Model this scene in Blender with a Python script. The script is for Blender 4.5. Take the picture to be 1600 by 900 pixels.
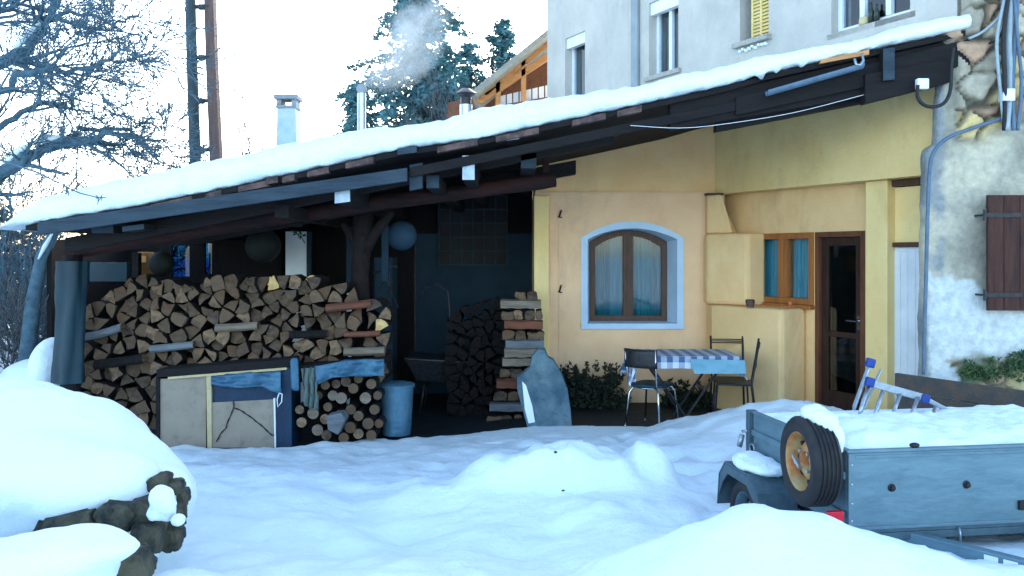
import bpy, bmesh, math, random
from mathutils import Vector, Matrix, noise
random.seed(7)
R = math.radians
for o in list(bpy.data.objects): bpy.data.objects.remove(o)
sc = bpy.context.scene
C = sc.collection
# ------------------------------------------------------------------ camera
F = 1386.0; HY = 400.0; CZ = 2.1
cam = bpy.data.cameras.new('camera'); co = bpy.data.objects.new('camera', cam); C.objects.link(co)
co.location = (0, 0, CZ); co.rotation_euler = (R(90), 0, 0)
cam.sensor_width = 36; cam.lens = 36 * F / 1600; cam.shift_y = -50 / 1600
cam.clip_start = .05; cam.clip_end = 3000
sc.camera = co
# ------------------------------------------------------------------ world, sun, exposure
SUN_EL, SUN_ROT = 18.0, 14.0     # veiled winter sun high behind the houses
w = bpy.data.worlds.new('World'); sc.world = w; w.use_nodes = True
nt = w.node_tree; nt.nodes.clear()
wo = nt.nodes.new('ShaderNodeOutputWorld'); bg = nt.nodes.new('ShaderNodeBackground')
sky = nt.nodes.new('ShaderNodeTexSky'); sky.sky_type = 'NISHITA'; sky.sun_disc = False
sky.sun_elevation = R(SUN_EL); sky.sun_rotation = R(SUN_ROT)
sky.air_density = 1.0; sky.dust_density = 3.0; sky.ozone_density = 1.2; sky.altitude = 900
bg.inputs[1].default_value = 0.15
nt.links.new(sky.outputs[0], bg.inputs[0]); nt.links.new(bg.outputs[0], wo.inputs[0])
sl = bpy.data.lights.new('sun', 'SUN'); so = bpy.data.objects.new('sun', sl); C.objects.link(so)
sl.energy = 0.5; sl.angle = R(20); sl.color = (1, .95, .88)
az, el = R(SUN_ROT), R(SUN_EL)
sdir = Vector((math.sin(az) * math.cos(el), math.cos(az) * math.cos(el), math.sin(el)))
so.rotation_euler = sdir.to_track_quat('Z', 'Y').to_euler()
sc.view_settings.view_transform = 'Standard'; sc.view_settings.look = 'None'
sc.view_settings.gamma = 1; sc.view_settings.exposure = 2.65
sc.render.engine = 'CYCLES'
sc.cycles.max_bounces = 6; sc.cycles.diffuse_bounces = 3; sc.cycles.transparent_max_bounces = 12

# ------------------------------------------------------------------ materials
def mat(name, col, rough=.8, metal=0, n=None, nscale=8, bump=0, bscale=30, rnd=None, spec=.3, trans=0, stretch=None, coat=0):
    """col: base colour; n: second colour mixed in by noise; rnd: list of colours picked by object"""
    m = bpy.data.materials.new(name); m.use_nodes = True
    t = m.node_tree; b = t.nodes['Principled BSDF']
    b.inputs['Base Color'].default_value = (*col, 1); b.inputs['Roughness'].default_value = rough
    b.inputs['Metallic'].default_value = metal; b.inputs['Specular IOR Level'].default_value = spec
    b.inputs['Transmission Weight'].default_value = trans
    b.inputs['Coat Weight'].default_value = coat
    tc = t.nodes.new('ShaderNodeTexCoord'); mp = t.nodes.new('ShaderNodeMapping')
    if stretch: mp.inputs['Scale'].default_value = stretch
    t.links.new(tc.outputs['Object'], mp.inputs[0])
    src = None
    if rnd:
        oi = t.nodes.new('ShaderNodeObjectInfo'); rp = t.nodes.new('ShaderNodeValToRGB')
        rp.color_ramp.interpolation = 'LINEAR'
        e = rp.color_ramp.elements
        while len(e) < len(rnd): e.new(.5)
        for i, c in enumerate(rnd): e[i].position = i / (len(rnd) - 1); e[i].color = (*c, 1)
        t.links.new(oi.outputs['Random'], rp.inputs[0]); src = rp.outputs[0]
    if n:
        nz = t.nodes.new('ShaderNodeTexNoise'); nz.inputs['Scale'].default_value = nscale
        nz.inputs['Detail'].default_value = 8; nz.inputs['Roughness'].default_value = .65
        t.links.new(mp.outputs[0], nz.inputs[0])
        r2 = t.nodes.new('ShaderNodeValToRGB'); r2.color_ramp.elements[0].position = .38; r2.color_ramp.elements[1].position = .62
        t.links.new(nz.outputs[0], r2.inputs[0])
        mx = t.nodes.new('ShaderNodeMix'); mx.data_type = 'RGBA'
        t.links.new(r2.outputs[0], mx.inputs[0])
        if src: t.links.new(src, mx.inputs[6])
        else: mx.inputs[6].default_value = (*col, 1)
        mx.inputs[7].default_value = (*n, 1); src = mx.outputs[2]
    if src: t.links.new(src, b.inputs['Base Color'])
    if bump:
        nb = t.nodes.new('ShaderNodeTexNoise'); nb.inputs['Scale'].default_value = bscale; nb.inputs['Detail'].default_value = 6
        t.links.new(mp.outputs[0], nb.inputs[0])
        bp = t.nodes.new('ShaderNodeBump'); bp.inputs['Strength'].default_value = bump; bp.inputs['Distance'].default_value = .02
        t.links.new(nb.outputs[0], bp.inputs['Height']); t.links.new(bp.outputs[0], b.inputs['Normal'])
    return m
def stain(m, dark, sc_=(.9, .9, .35), lo=.5, hi=.75):
    t = m.node_tree; b = t.nodes['Principled BSDF']; l = b.inputs['Base Color'].links[0].from_socket
    tc = t.nodes.new('ShaderNodeTexCoord'); mp = t.nodes.new('ShaderNodeMapping'); mp.inputs['Scale'].default_value = sc_; t.links.new(tc.outputs['Object'], mp.inputs[0])
    nz = t.nodes.new('ShaderNodeTexNoise'); nz.inputs['Scale'].default_value = 3.2; nz.inputs['Detail'].default_value = 10; nz.inputs['Roughness'].default_value = .7; nz.inputs['Distortion'].default_value = .4
    t.links.new(mp.outputs[0], nz.inputs[0]); mr = t.nodes.new('ShaderNodeMapRange'); mr.inputs[1].default_value = lo; mr.inputs[2].default_value = hi; t.links.new(nz.outputs[0], mr.inputs[0])
    mx = t.nodes.new('ShaderNodeMix'); mx.data_type = 'RGBA'; t.links.new(mr.outputs[0], mx.inputs[0]); t.links.new(l, mx.inputs[6]); mx.inputs[7].default_value = (*dark, 1); t.links.new(mx.outputs[2], b.inputs['Base Color'])
def rings(m):
    t = m.node_tree; b = t.nodes['Principled BSDF']; l = b.inputs['Base Color'].links[0].from_socket
    tc = t.nodes.new('ShaderNodeTexCoord'); oi = t.nodes.new('ShaderNodeObjectInfo'); mp = t.nodes.new('ShaderNodeMapping'); t.links.new(tc.outputs['Object'], mp.inputs[0])
    cb = t.nodes.new('ShaderNodeCombineXYZ'); sb = t.nodes.new('ShaderNodeMath'); sb.operation = 'MULTIPLY_ADD'; sb.inputs[1].default_value = .16; sb.inputs[2].default_value = -.08; t.links.new(oi.outputs['Random'], sb.inputs[0])
    t.links.new(sb.outputs[0], cb.inputs[0]); cb.inputs[2].default_value = .05; t.links.new(cb.outputs[0], mp.inputs['Location'])
    wv = t.nodes.new('ShaderNodeTexWave'); wv.wave_type = 'RINGS'; wv.rings_direction = 'Y'; wv.inputs['Scale'].default_value = 28; wv.inputs['Distortion'].default_value = 3; wv.inputs['Detail'].default_value = 3; t.links.new(mp.outputs[0], wv.inputs[0])
    mr = t.nodes.new('ShaderNodeMapRange'); mr.inputs[3].default_value = .62; mr.inputs[4].default_value = 1.15; t.links.new(wv.outputs['Fac'], mr.inputs[0])
    sc2 = t.nodes.new('ShaderNodeVectorMath'); sc2.operation = 'SCALE'; t.links.new(l, sc2.inputs[0]); t.links.new(mr.outputs[0], sc2.inputs['Scale']); t.links.new(sc2.outputs[0], b.inputs['Base Color'])
def vcmat(name, rough=.9, bump=.6, bscale=25):
    m = mat(name, (.5, .5, .5), rough, bump=bump, bscale=bscale)
    t = m.node_tree; a = t.nodes.new('ShaderNodeAttribute'); a.attribute_name = 'Col'
    nz = t.nodes.new('ShaderNodeTexNoise'); nz.inputs['Scale'].default_value = 14; nz.inputs['Detail'].default_value = 9
    mr = t.nodes.new('ShaderNodeMapRange'); mr.inputs[1].default_value = .3; mr.inputs[2].default_value = .7
    mr.inputs[3].default_value = .78; mr.inputs[4].default_value = 1.12
    tc = t.nodes.new('ShaderNodeTexCoord'); t.links.new(tc.outputs['Object'], nz.inputs[0]); t.links.new(nz.outputs[0], mr.inputs[0])
    mx = t.nodes.new('ShaderNodeVectorMath'); mx.operation = 'SCALE'
    t.links.new(a.outputs['Color'], mx.inputs[0]); t.links.new(mr.outputs[0], mx.inputs['Scale'])
    t.links.new(mx.outputs[0], t.nodes['Principled BSDF'].inputs['Base Color'])
    return m
def glassmat(name, tint=(.8, .9, .95), gloss=.25):
    m = bpy.data.materials.new(name); m.use_nodes = True; t = m.node_tree; t.nodes.clear()
    o = t.nodes.new('ShaderNodeOutputMaterial'); a = t.nodes.new('ShaderNodeBsdfTransparent'); g = t.nodes.new('ShaderNodeBsdfGlossy')
    a.inputs[0].default_value = (*tint, 1); g.inputs['Roughness'].default_value = .04
    f = t.nodes.new('ShaderNodeFresnel'); f.inputs[0].default_value = 1.5
    ad = t.nodes.new('ShaderNodeMath'); ad.operation = 'ADD'; ad.inputs[1].default_value = gloss
    t.links.new(f.outputs[0], ad.inputs[0])
    ge = t.nodes.new('ShaderNodeNewGeometry'); iv = t.nodes.new('ShaderNodeMath'); iv.operation = 'SUBTRACT'; iv.inputs[0].default_value = 1; t.links.new(ge.outputs['Backfacing'], iv.inputs[1])
    mu = t.nodes.new('ShaderNodeMath'); mu.operation = 'MULTIPLY'; t.links.new(ad.outputs[0], mu.inputs[0]); t.links.new(iv.outputs[0], mu.inputs[1])
    mx = t.nodes.new('ShaderNodeMixShader'); t.links.new(mu.outputs[0], mx.inputs[0])
    t.links.new(a.outputs[0], mx.inputs[1]); t.links.new(g.outputs[0], mx.inputs[2]); t.links.new(mx.outputs[0], o.inputs[0])
    return m
M = {}
def snowmat(name):
    m = mat(name, (.71, .81, .83), .72, bump=.7, bscale=13, spec=.25)
    b = m.node_tree.nodes['Principled BSDF']
    t = m.node_tree; old = b.inputs['Normal'].links[0].from_socket; nz = t.nodes.new('ShaderNodeTexNoise'); nz.inputs['Scale'].default_value = 75; nz.inputs['Detail'].default_value = 8
    tc = t.nodes.new('ShaderNodeTexCoord'); t.links.new(tc.outputs['Object'], nz.inputs[0]); bp = t.nodes.new('ShaderNodeBump'); bp.inputs['Strength'].default_value = .5; bp.inputs['Distance'].default_value = .008
    t.links.new(nz.outputs[0], bp.inputs['Height']); t.links.new(old, bp.inputs['Normal']); t.links.new(bp.outputs[0], b.inputs['Normal'])
    return m
M['snow'] = snowmat('snow')
M['yellow'] = mat('yellow_plaster', (.90, .61, .30), .9, n=(.83, .52, .23), nscale=1.3, bump=.25, bscale=40)
M['yellowb'] = mat('bright_yellow_plaster', (.93, .70, .31), .9, n=(.86, .60, .24), nscale=1.1, bump=.25, bscale=40)
M['beige'] = mat('ochre_plaster', (.89, .60, .35), .9, n=(.81, .51, .28), nscale=1.2, bump=.3, bscale=40)
M['grey'] = mat('grey_render', (.52, .49, .42), .95, n=(.42, .40, .35), nscale=1.1, bump=.5, bscale=30)
M['greydk'] = mat('grey_reveal', (.3, .33, .34), .95, n=(.25, .28, .29), nscale=3, bump=.4)
M['bluewhite'] = mat('pale_blue_surround', (.55, .70, .84), .8, n=(.48, .63, .78), nscale=4, bump=.15)
M['white'] = mat('white_paint', (.75, .78, .80), .5, n=(.66, .70, .73), nscale=5)
M['brownwin'] = mat('dark_brown_window_wood', (.10, .05, .03), .5, n=(.07, .035, .02), nscale=20, stretch=(1, 1, .2))
M['orangewin'] = mat('orange_window_wood', (.42, .16, .04), .5, n=(.30, .10, .03), nscale=14, stretch=(1, 1, .2))
M['doorframe'] = mat('brown_door_frame', (.17, .065, .03), .5, n=(.11, .04, .02), nscale=14, stretch=(1, 1, .2))
M['doorwood'] = mat('dark_door_wood', (.045, .02, .013), .5, n=(.025, .012, .008), nscale=14, stretch=(1, 1, .2))
M['glass'] = glassmat('window_glass', gloss=.03)
M['dglass'] = glassmat('dark_glass', (.5, .6, .65), .06)
M['bluepane'] = glassmat('dim_blue_light_pane', (.03, .12, .26), .02)  # tint stands in for the dim blue light behind the shed openings
M['curtain'] = mat('teal_curtain', (.03, .30, .32), .9, n=(.02, .2, .22), nscale=5, stretch=(4, 4, .4))
M['curtain2'] = mat('pale_curtain', (.10, .42, .46), .9, n=(.07, .3, .34), nscale=5, stretch=(4, 4, .4))
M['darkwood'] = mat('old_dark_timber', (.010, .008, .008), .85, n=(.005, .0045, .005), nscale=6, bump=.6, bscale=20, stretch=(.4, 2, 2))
M['redlog'] = mat('reddish_brown_log', (.036, .011, .009), .85, n=(.012, .006, .006), nscale=5, bump=.8, bscale=14, stretch=(.4, 2, 2))
M['greyplank'] = mat('weathered_grey_plank', (.030, .052, .070), .8, n=(.017, .03, .042), nscale=5, bump=.5, stretch=(.3, 2, 2))
M['endgrain'] = mat('pale_end_grain', (.42, .50, .55), .8, n=(.30, .38, .44), nscale=14, bump=.3)
M['forkwood'] = mat('dark_forked_trunk', (.016, .011, .011), .9, n=(.008, .006, .006), nscale=9, bump=.6)
M['chips'] = mat('rusty_roof_battens', (.13, .08, .07), .9, n=(.04, .03, .03), nscale=9, bump=.6)
M['bark'] = mat('firewood_bark', (.012, .009, .008), .95, n=(.006, .005, .005), nscale=20, bump=1, bscale=40)
M['logend'] = mat('split_log_end', (.2, .15, .1), .9, n=(.12, .085, .055), nscale=14, bump=.5, bscale=30,
                  rnd=[(.04, .023, .017), (.20, .115, .062), (.06, .035, .022), (.32, .20, .11), (.05, .033, .026), (.16, .078, .036), (.028, .019, .015)])
M['logyellow'] = mat('fresh_split_log_end', (.62, .42, .12), .85, n=(.48, .30, .10), nscale=12, bump=.3, rnd=[(.62, .42, .15), (.58, .46, .26)])
M['logpale'] = mat('pale_split_wood', (.26, .21, .155), .85, n=(.16, .125, .09), nscale=8, bump=.5, stretch=(.3, 2, 2))
M['logred'] = mat('reddish_split_wood', (.18, .065, .035), .85, n=(.1, .04, .025), nscale=8, bump=.5, stretch=(.3, 2, 2))
M['greysplit'] = mat('grey_split_wood', (.16, .175, .185), .85, n=(.1, .11, .12), nscale=8, bump=.5, stretch=(.3, 2, 2))
M['tarp'] = mat('blue_tarpaulin', (.03, .10, .17), .45, n=(.06, .17, .25), nscale=4, bump=.5, bscale=8)
M['tarpdk'] = mat('dark_blue_plastic', (.008, .025, .055), .5, n=(.01, .035, .07), nscale=4, bump=.3)
M['teal'] = mat('teal_plastic_sheet', (.006, .035, .05), .5, n=(.004, .022, .034), nscale=3, bump=.4, bscale=5)
M['cream'] = mat('cream_fibreboard', (.30, .25, .19), .8, n=(.26, .22, .165), nscale=3, bump=.1)
M['creamwood'] = mat('cream_batten', (.55, .45, .25), .8, n=(.46, .37, .2), nscale=10)
M['greencloth'] = mat('grey_green_cloth', (.13, .17, .15), .9, n=(.08, .12, .11), nscale=6, bump=.5)
M['black'] = mat('black_rubber', (.012, .012, .014), .6, n=(.02, .02, .022), nscale=20)
M['blackmetal'] = mat('black_metal', (.010, .011, .013), .4, n=(.03, .03, .035), nscale=30)
M['chrome'] = mat('chrome_tube', (.65, .68, .7), .2, 1, n=(.5, .52, .55), nscale=30)
M['alu'] = mat('aluminium', (.36, .42, .46), .35, .7, n=(.27, .33, .37), nscale=30)
M['galv'] = mat('galvanised_sheet', (.14, .235, .275), .42, .35, n=(.11, .19, .23), nscale=5, bump=.15, bscale=12, stretch=(1, 1, 3))
M['galvdk'] = mat('galvanised_frame', (.075, .125, .15), .5, .3, n=(.05, .09, .11), nscale=8, bump=.2)
M['zinc'] = mat('zinc_bin', (.10, .22, .30), .4, .35, n=(.07, .17, .245), nscale=6, bump=.15)
M['steel'] = mat('stainless_flue', (.45, .5, .53), .3, .8, n=(.38, .43, .46), nscale=8)
M['rim'] = mat('rusty_wheel_rim', (.42, .12, .02), .5, .2, n=(.42, .33, .16), nscale=7, bump=.2)
M['red'] = mat('red_reflector', (.75, .01, .03), .25, n=(.65, .01, .02), nscale=30, coat=.5)
M['bluecap'] = mat('blue_plastic_cap', (.01, .05, .25), .4, n=(.01, .04, .2), nscale=9)
M['pipe'] = mat('grey_blue_cable', (.10, .16, .22), .5, n=(.07, .12, .17), nscale=9)
M['palepipe'] = mat('pale_conduit', (.32, .40, .42), .5, n=(.25, .32, .34), nscale=9)
M['shutter'] = mat('maroon_shutter_wood', (.07, .028, .018), .8, n=(.035, .015, .012), nscale=7, bump=.4, stretch=(3, 3, .4))
M['yshutter'] = mat('yellow_shutter_wood', (.72, .55, .20), .7, n=(.62, .46, .16), nscale=8)
M['sill'] = mat('stone_sill', (.38, .36, .30), .9, n=(.3, .29, .25), nscale=12, bump=.4)
M['chimney'] = mat('pale_chimney_render', (.50, .56, .60), .9, n=(.36, .50, .60), nscale=5, bump=.4)
M['orangewood'] = mat('new_orange_timber', (.52, .26, .10), .7, n=(.42, .20, .08), nscale=8, stretch=(.4, 2, 2))
M['brownwall'] = mat('brown_boarding', (.20, .09, .05), .8, n=(.14, .06, .035), nscale=7)
M['rooftile'] = mat('grey_roof_edge', (.30, .31, .27), .8, n=(.22, .23, .2), nscale=9)
M['pole'] = mat('tarred_pole', (.05, .07, .075), .8, n=(.03, .045, .05), nscale=9, bump=.4, stretch=(2, 2, .3))
M['rustpole'] = mat('rusty_brown_pole', (.13, .085, .07), .8, n=(.09, .06, .055), nscale=9, bump=.4, stretch=(2, 2, .3))
M['branch'] = mat('bare_bark', (.09, .16, .20), .9, n=(.05, .10, .13), nscale=10, bump=.5)
M['branch2'] = mat('brown_bare_bark', (.11, .115, .12), .9, n=(.07, .075, .08), nscale=10, bump=.5)
def leafmat(name, a, b):
    return mat(name, a, .8, n=b, nscale=1.3)
M['needles'] = leafmat('blue_green_needles', (.05, .15, .16), (.09, .22, .24))
M['thicket'] = leafmat('dark_evergreen_leaves', (.03, .075, .085), (.05, .11, .12))
M['plant'] = leafmat('dark_shrub_leaves', (.012, .022, .014), (.03, .04, .02))
M['ivy'] = leafmat('ivy_leaves', (.04, .09, .04), (.10, .14, .05))
M['rock'] = mat('mossy_rock', (.014, .020, .020), .9, n=(.085, .08, .05), nscale=7, bump=1, bscale=22)
M['slab'] = mat('blue_grey_stone_slab', (.04, .09, .12), .8, n=(.13, .20, .22), nscale=2.6, bump=.6, bscale=12)
M['patio'] = mat('wet_patio_stone', (.010, .016, .020), .7, n=(.005, .008, .010), nscale=3, bump=.6, bscale=10)
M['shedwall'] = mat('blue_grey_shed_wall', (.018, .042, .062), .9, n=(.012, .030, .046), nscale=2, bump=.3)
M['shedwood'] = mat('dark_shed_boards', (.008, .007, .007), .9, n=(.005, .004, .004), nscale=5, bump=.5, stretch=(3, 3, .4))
M['orangelit'] = mat('warm_lit_doorway', (.5, .28, .08), .7, n=(.4, .2, .06), nscale=6)  # warm light of a doorway put into an orange colour
M['lantern'] = mat('blue_paper_lantern', (.035, .085, .14), .7, n=(.03, .07, .12), nscale=5)
M['lanternd'] = mat('dusky_paper_lantern', (.02, .028, .026), .7, n=(.015, .02, .02), nscale=5)
M['bench'] = mat('weathered_bench_wood', (.055, .06, .058), .8, n=(.11, .075, .055), nscale=4, bump=.6, stretch=(.3, 2, 2))
M['label'] = mat('white_sticker', (.75, .8, .82), .5, n=(.7, .76, .8), nscale=8)
M['terracotta'] = mat('orange_clay', (.6, .2, .06), .8, n=(.5, .16, .05), nscale=8)
M['bottle'] = mat('dark_bottle', (.02, .03, .02), .2, n=(.03, .04, .03), nscale=8)
M['stonevc'] = vcmat('rubble_and_render', .95, .8, 30)
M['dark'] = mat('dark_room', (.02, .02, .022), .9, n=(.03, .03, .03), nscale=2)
def gingham():
    m = mat('gingham_cloth', (.3, .4, .6), .85); t = m.node_tree; b = t.nodes['Principled BSDF']
    tc = t.nodes.new('ShaderNodeTexCoord'); sp = t.nodes.new('ShaderNodeSeparateXYZ'); t.links.new(tc.outputs['UV'], sp.inputs[0])
    outs = []
    for i in (0, 1):
        a = t.nodes.new('ShaderNodeMath'); a.operation = 'MULTIPLY'; a.inputs[1].default_value = 1 / .13; t.links.new(sp.outputs[i], a.inputs[0])
        fr = t.nodes.new('ShaderNodeMath'); fr.operation = 'FRACT'; t.links.new(a.outputs[0], fr.inputs[0])
        gt = t.nodes.new('ShaderNodeMath'); gt.operation = 'GREATER_THAN'; gt.inputs[1].default_value = .5; t.links.new(fr.outputs[0], gt.inputs[0]); outs.append(gt)
    ad = t.nodes.new('ShaderNodeMath'); ad.operation = 'ADD'; t.links.new(outs[0].outputs[0], ad.inputs[0]); t.links.new(outs[1].outputs[0], ad.inputs[1])
    hf = t.nodes.new('ShaderNodeMath'); hf.operation = 'MULTIPLY'; hf.inputs[1].default_value = .5; t.links.new(ad.outputs[0], hf.inputs[0])
    rp = t.nodes.new('ShaderNodeValToRGB'); rp.color_ramp.elements[0].color = (.62, .68, .75, 1); rp.color_ramp.elements[1].color = (.07, .12, .24, 1)
    t.links.new(hf.outputs[0], rp.inputs[0]); t.links.new(rp.outputs[0], b.inputs['Base Color']); return m
M['gingham'] = gingham()
stain(M['yellow'], (.62, .39, .18), lo=.52, hi=.85); stain(M['yellowb'], (.68, .48, .22), lo=.52, hi=.85); stain(M['beige'], (.60, .38, .24), lo=.52, hi=.85); stain(M['grey'], (.33, .33, .30), (1, 1, .35), .52, .9); stain(M['galv'], (.09, .12, .125), (2, 2, 1.2), .58, .9); rings(M['logend']); rings(M['logpale']); stain(M['zinc'], (.05, .11, .16), (2, 2, 1)); stain(M['white'], (.4, .42, .42), (2, 2, .5), .55, .8); stain(M['slab'], (.03, .05, .06), (2, 2, 2)); stain(M['cream'], (.17, .14, .11), (2, 2, 2), .52, .8)

# ------------------------------------------------------------------ helpers
def P(px, py, Y): return Vector(((px - 800) / F * Y, Y, CZ + (HY - py) / F * Y))
def prop(o, label=None, cat=None, group=None, kind=None):
    if label: o['label'] = label
    if cat: o['category'] = cat
    if group: o['group'] = group
    if kind: o['kind'] = kind
    return o
def thing(name, label, cat, loc=(0, 0, 0), rotz=0, group=None):
    o = bpy.data.objects.new(name, None); C.objects.link(o); o.location = loc; o.rotation_euler = (0, 0, rotz)
    o.empty_display_size = .1
    return prop(o, label, cat, group)
def root_loc(p):
    while p.parent: p = p.parent
    return Vector(p.location)
class MB:
    def __init__(s): s.v = []; s.f = []; s.m = []; s.uv = None
    def add(s, vs, fs, m=0):
        b = len(s.v); s.v += [Vector(v) for v in vs]
        for f in fs: s.f.append([b + i for i in f]); s.m.append(m)
    def hexa(s, a, m=0):   # 8 corners: bottom 4 ccw, top 4 ccw
        s.add(a, [(3, 2, 1, 0), (4, 5, 6, 7), (0, 1, 5, 4), (1, 2, 6, 5), (2, 3, 7, 6), (3, 0, 4, 7)], m)
    def box(s, c, d, m=0, rot=None):
        c = Vector(c); x, y, z = d[0] / 2, d[1] / 2, d[2] / 2
        vs = [Vector(q) for q in ((-x, -y, -z), (x, -y, -z), (x, y, -z), (-x, y, -z), (-x, -y, z), (x, -y, z), (x, y, z), (-x, y, z))]
        if rot is not None: vs = [rot @ q for q in vs]
        s.hexa([c + q for q in vs], m)
    def span(s, a, b, m=0):
        s.box([(a[i] + b[i]) / 2 for i in range(3)], [abs(b[i] - a[i]) for i in range(3)], m)
    def prism(s, poly, vec, m=0, mside=None):     # poly: 3D points; vec: extrusion
        n = len(poly); vec = Vector(vec); a = [Vector(p) for p in poly]; b = [p + vec for p in a]
        base = len(s.v); s.v += a + b
        s.f.append([base + i for i in range(n)][::-1]); s.m.append(m)
        s.f.append([base + n + i for i in range(n)]); s.m.append(m)
        for i in range(n):
            j = (i + 1) % n; s.f.append([base + i, base + j, base + n + j, base + n + i]); s.m.append(m if mside is None else mside)
    def tube(s, pts, rs, n=8, m=0, caps=True):
        pts = [Vector(p) for p in pts]
        if not isinstance(rs, (list, tuple)): rs = [rs] * len(pts)
        base = len(s.v); up = Vector((.13, .21, .97)).normalized(); prev = None
        for i, p in enumerate(pts):
            t = (pts[min(i + 1, len(pts) - 1)] - pts[max(i - 1, 0)])
            if t.length < 1e-6: t = Vector((0, 0, 1))
            t.normalize()
            if prev is None:
                a = t.cross(up)
                if a.length < .2: a = t.cross(Vector((1, 0, 0)))
            else: a = prev - t * prev.dot(t)
            a.normalize(); prev = a; b = t.cross(a)
            for k in range(n):
                an = 2 * math.pi * k / n; s.v.append(p + a * math.cos(an) * rs[i] + b * math.sin(an) * rs[i])
        for i in range(len(pts) - 1):
            for k in range(n):
                k2 = (k + 1) % n
                s.f.append([base + i * n + k, base + i * n + k2, base + (i + 1) * n + k2, base + (i + 1) * n + k]); s.m.append(m)
        if caps:
            s.f.append([base + k for k in range(n)][::-1]); s.m.append(m)
            e = base + (len(pts) - 1) * n; s.f.append([e + k for k in range(n)]); s.m.append(m)
    def lathe(s, prof, c=(0, 0, 0), n=32, m=0, axis=None):   # prof [(r,h)], axis z unless matrix
        base = len(s.v); c = Vector(c)
        for r, h in prof:
            for k in range(n):
                an = 2 * math.pi * k / n; q = Vector((r * math.cos(an), r * math.sin(an), h))
                if axis is not None: q = axis @ q
                s.v.append(c + q)
        for i in range(len(prof) - 1):
            for k in range(n):
                k2 = (k + 1) % n; s.f.append([base + i * n + k, base + i * n + k2, base + (i + 1) * n + k2, base + (i + 1) * n + k]); s.m.append(m)
    def ell(s, c, r, m=0, u=24, v=14):
        base = len(s.v); c = Vector(c)
        for i in range(v + 1):
            th = math.pi * i / v
            for k in range(u):
                an = 2 * math.pi * k / u
                s.v.append(c + Vector((r[0] * math.sin(th) * math.cos(an), r[1] * math.sin(th) * math.sin(an), r[2] * math.cos(th))))
        for i in range(v):
            for k in range(u):
                k2 = (k + 1) % u; s.f.append([base + i * u + k, base + (i + 1) * u + k, base + (i + 1) * u + k2, base + i * u + k2]); s.m.append(m)
    def build(s, name, mats, parent=None, smooth=False, world=True, bevel=0):
        if not isinstance(mats, (list, tuple)): mats = [mats]
        off = root_loc(parent) if (parent and world) else Vector((0, 0, 0))
        me = bpy.data.meshes.new(name); me.from_pydata([tuple(v - off) for v in s.v], [], s.f)
        for q in mats: me.materials.append(M[q] if isinstance(q, str) else q)
        me.polygons.foreach_set('material_index', s.m)
        if smooth: me.polygons.foreach_set('use_smooth', [True] * len(s.f))
        me.validate(); me.update()
        if not smooth or len(s.f) < 20000:
            bm = bmesh.new(); bm.from_mesh(me); bmesh.ops.recalc_face_normals(bm, faces=bm.faces); bm.to_mesh(me); bm.free()
        o = bpy.data.objects.new(name, me); C.objects.link(o)
        if parent: o.parent = parent
        if bevel:
            b = o.modifiers.new('bevel', 'BEVEL'); b.width = bevel; b.segments = 2; b.limit_method = 'ANGLE'; b.angle_limit = R(40)
        return o
def autosmooth(o, ang=40):
    me = o.data; me.polygons.foreach_set('use_smooth', [True] * len(me.polygons))
    try: me.set_sharp_from_angle(angle=R(ang))
    except Exception: pass
    return o
def interp(tab, x):
    if x <= tab[0][0]: return tab[0][1]
    for (a, b), (c, d) in zip(tab, tab[1:]):
        if x <= c: return b + (d - b) * (x - a) / (c - a)
    return tab[-1][1]
def sstep(a, b, x):
    t = max(0, min(1, (x - a) / (b - a))); return t * t * (3 - 2 * t)
def fbm(x, y, z=0, o=4): return noise.fractal(Vector((x, y, z)), 1.0, 2.0, o)
def remesh(o, vox=.03, smooth=8):
    r = o.modifiers.new('remesh', 'REMESH'); r.mode = 'VOXEL'; r.voxel_size = vox; r.use_smooth_shade = True
    if smooth:
        s = o.modifiers.new('smooth', 'SMOOTH'); s.factor = .6; s.iterations = smooth
def displace(o, strength, scale, name='lumps'):
    t = bpy.data.textures.new(name, 'CLOUDS'); t.noise_scale = scale; t.noise_depth = 3
    d = o.modifiers.new('displace', 'DISPLACE'); d.texture = t; d.strength = strength; d.mid_level = .5; d.texture_coords = 'GLOBAL'
def copy_tree(o, parent=None):
    c = o.copy(); C.objects.link(c); c.parent = parent
    for ch in list(o.children): copy_tree(ch, c)
    return c

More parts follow.
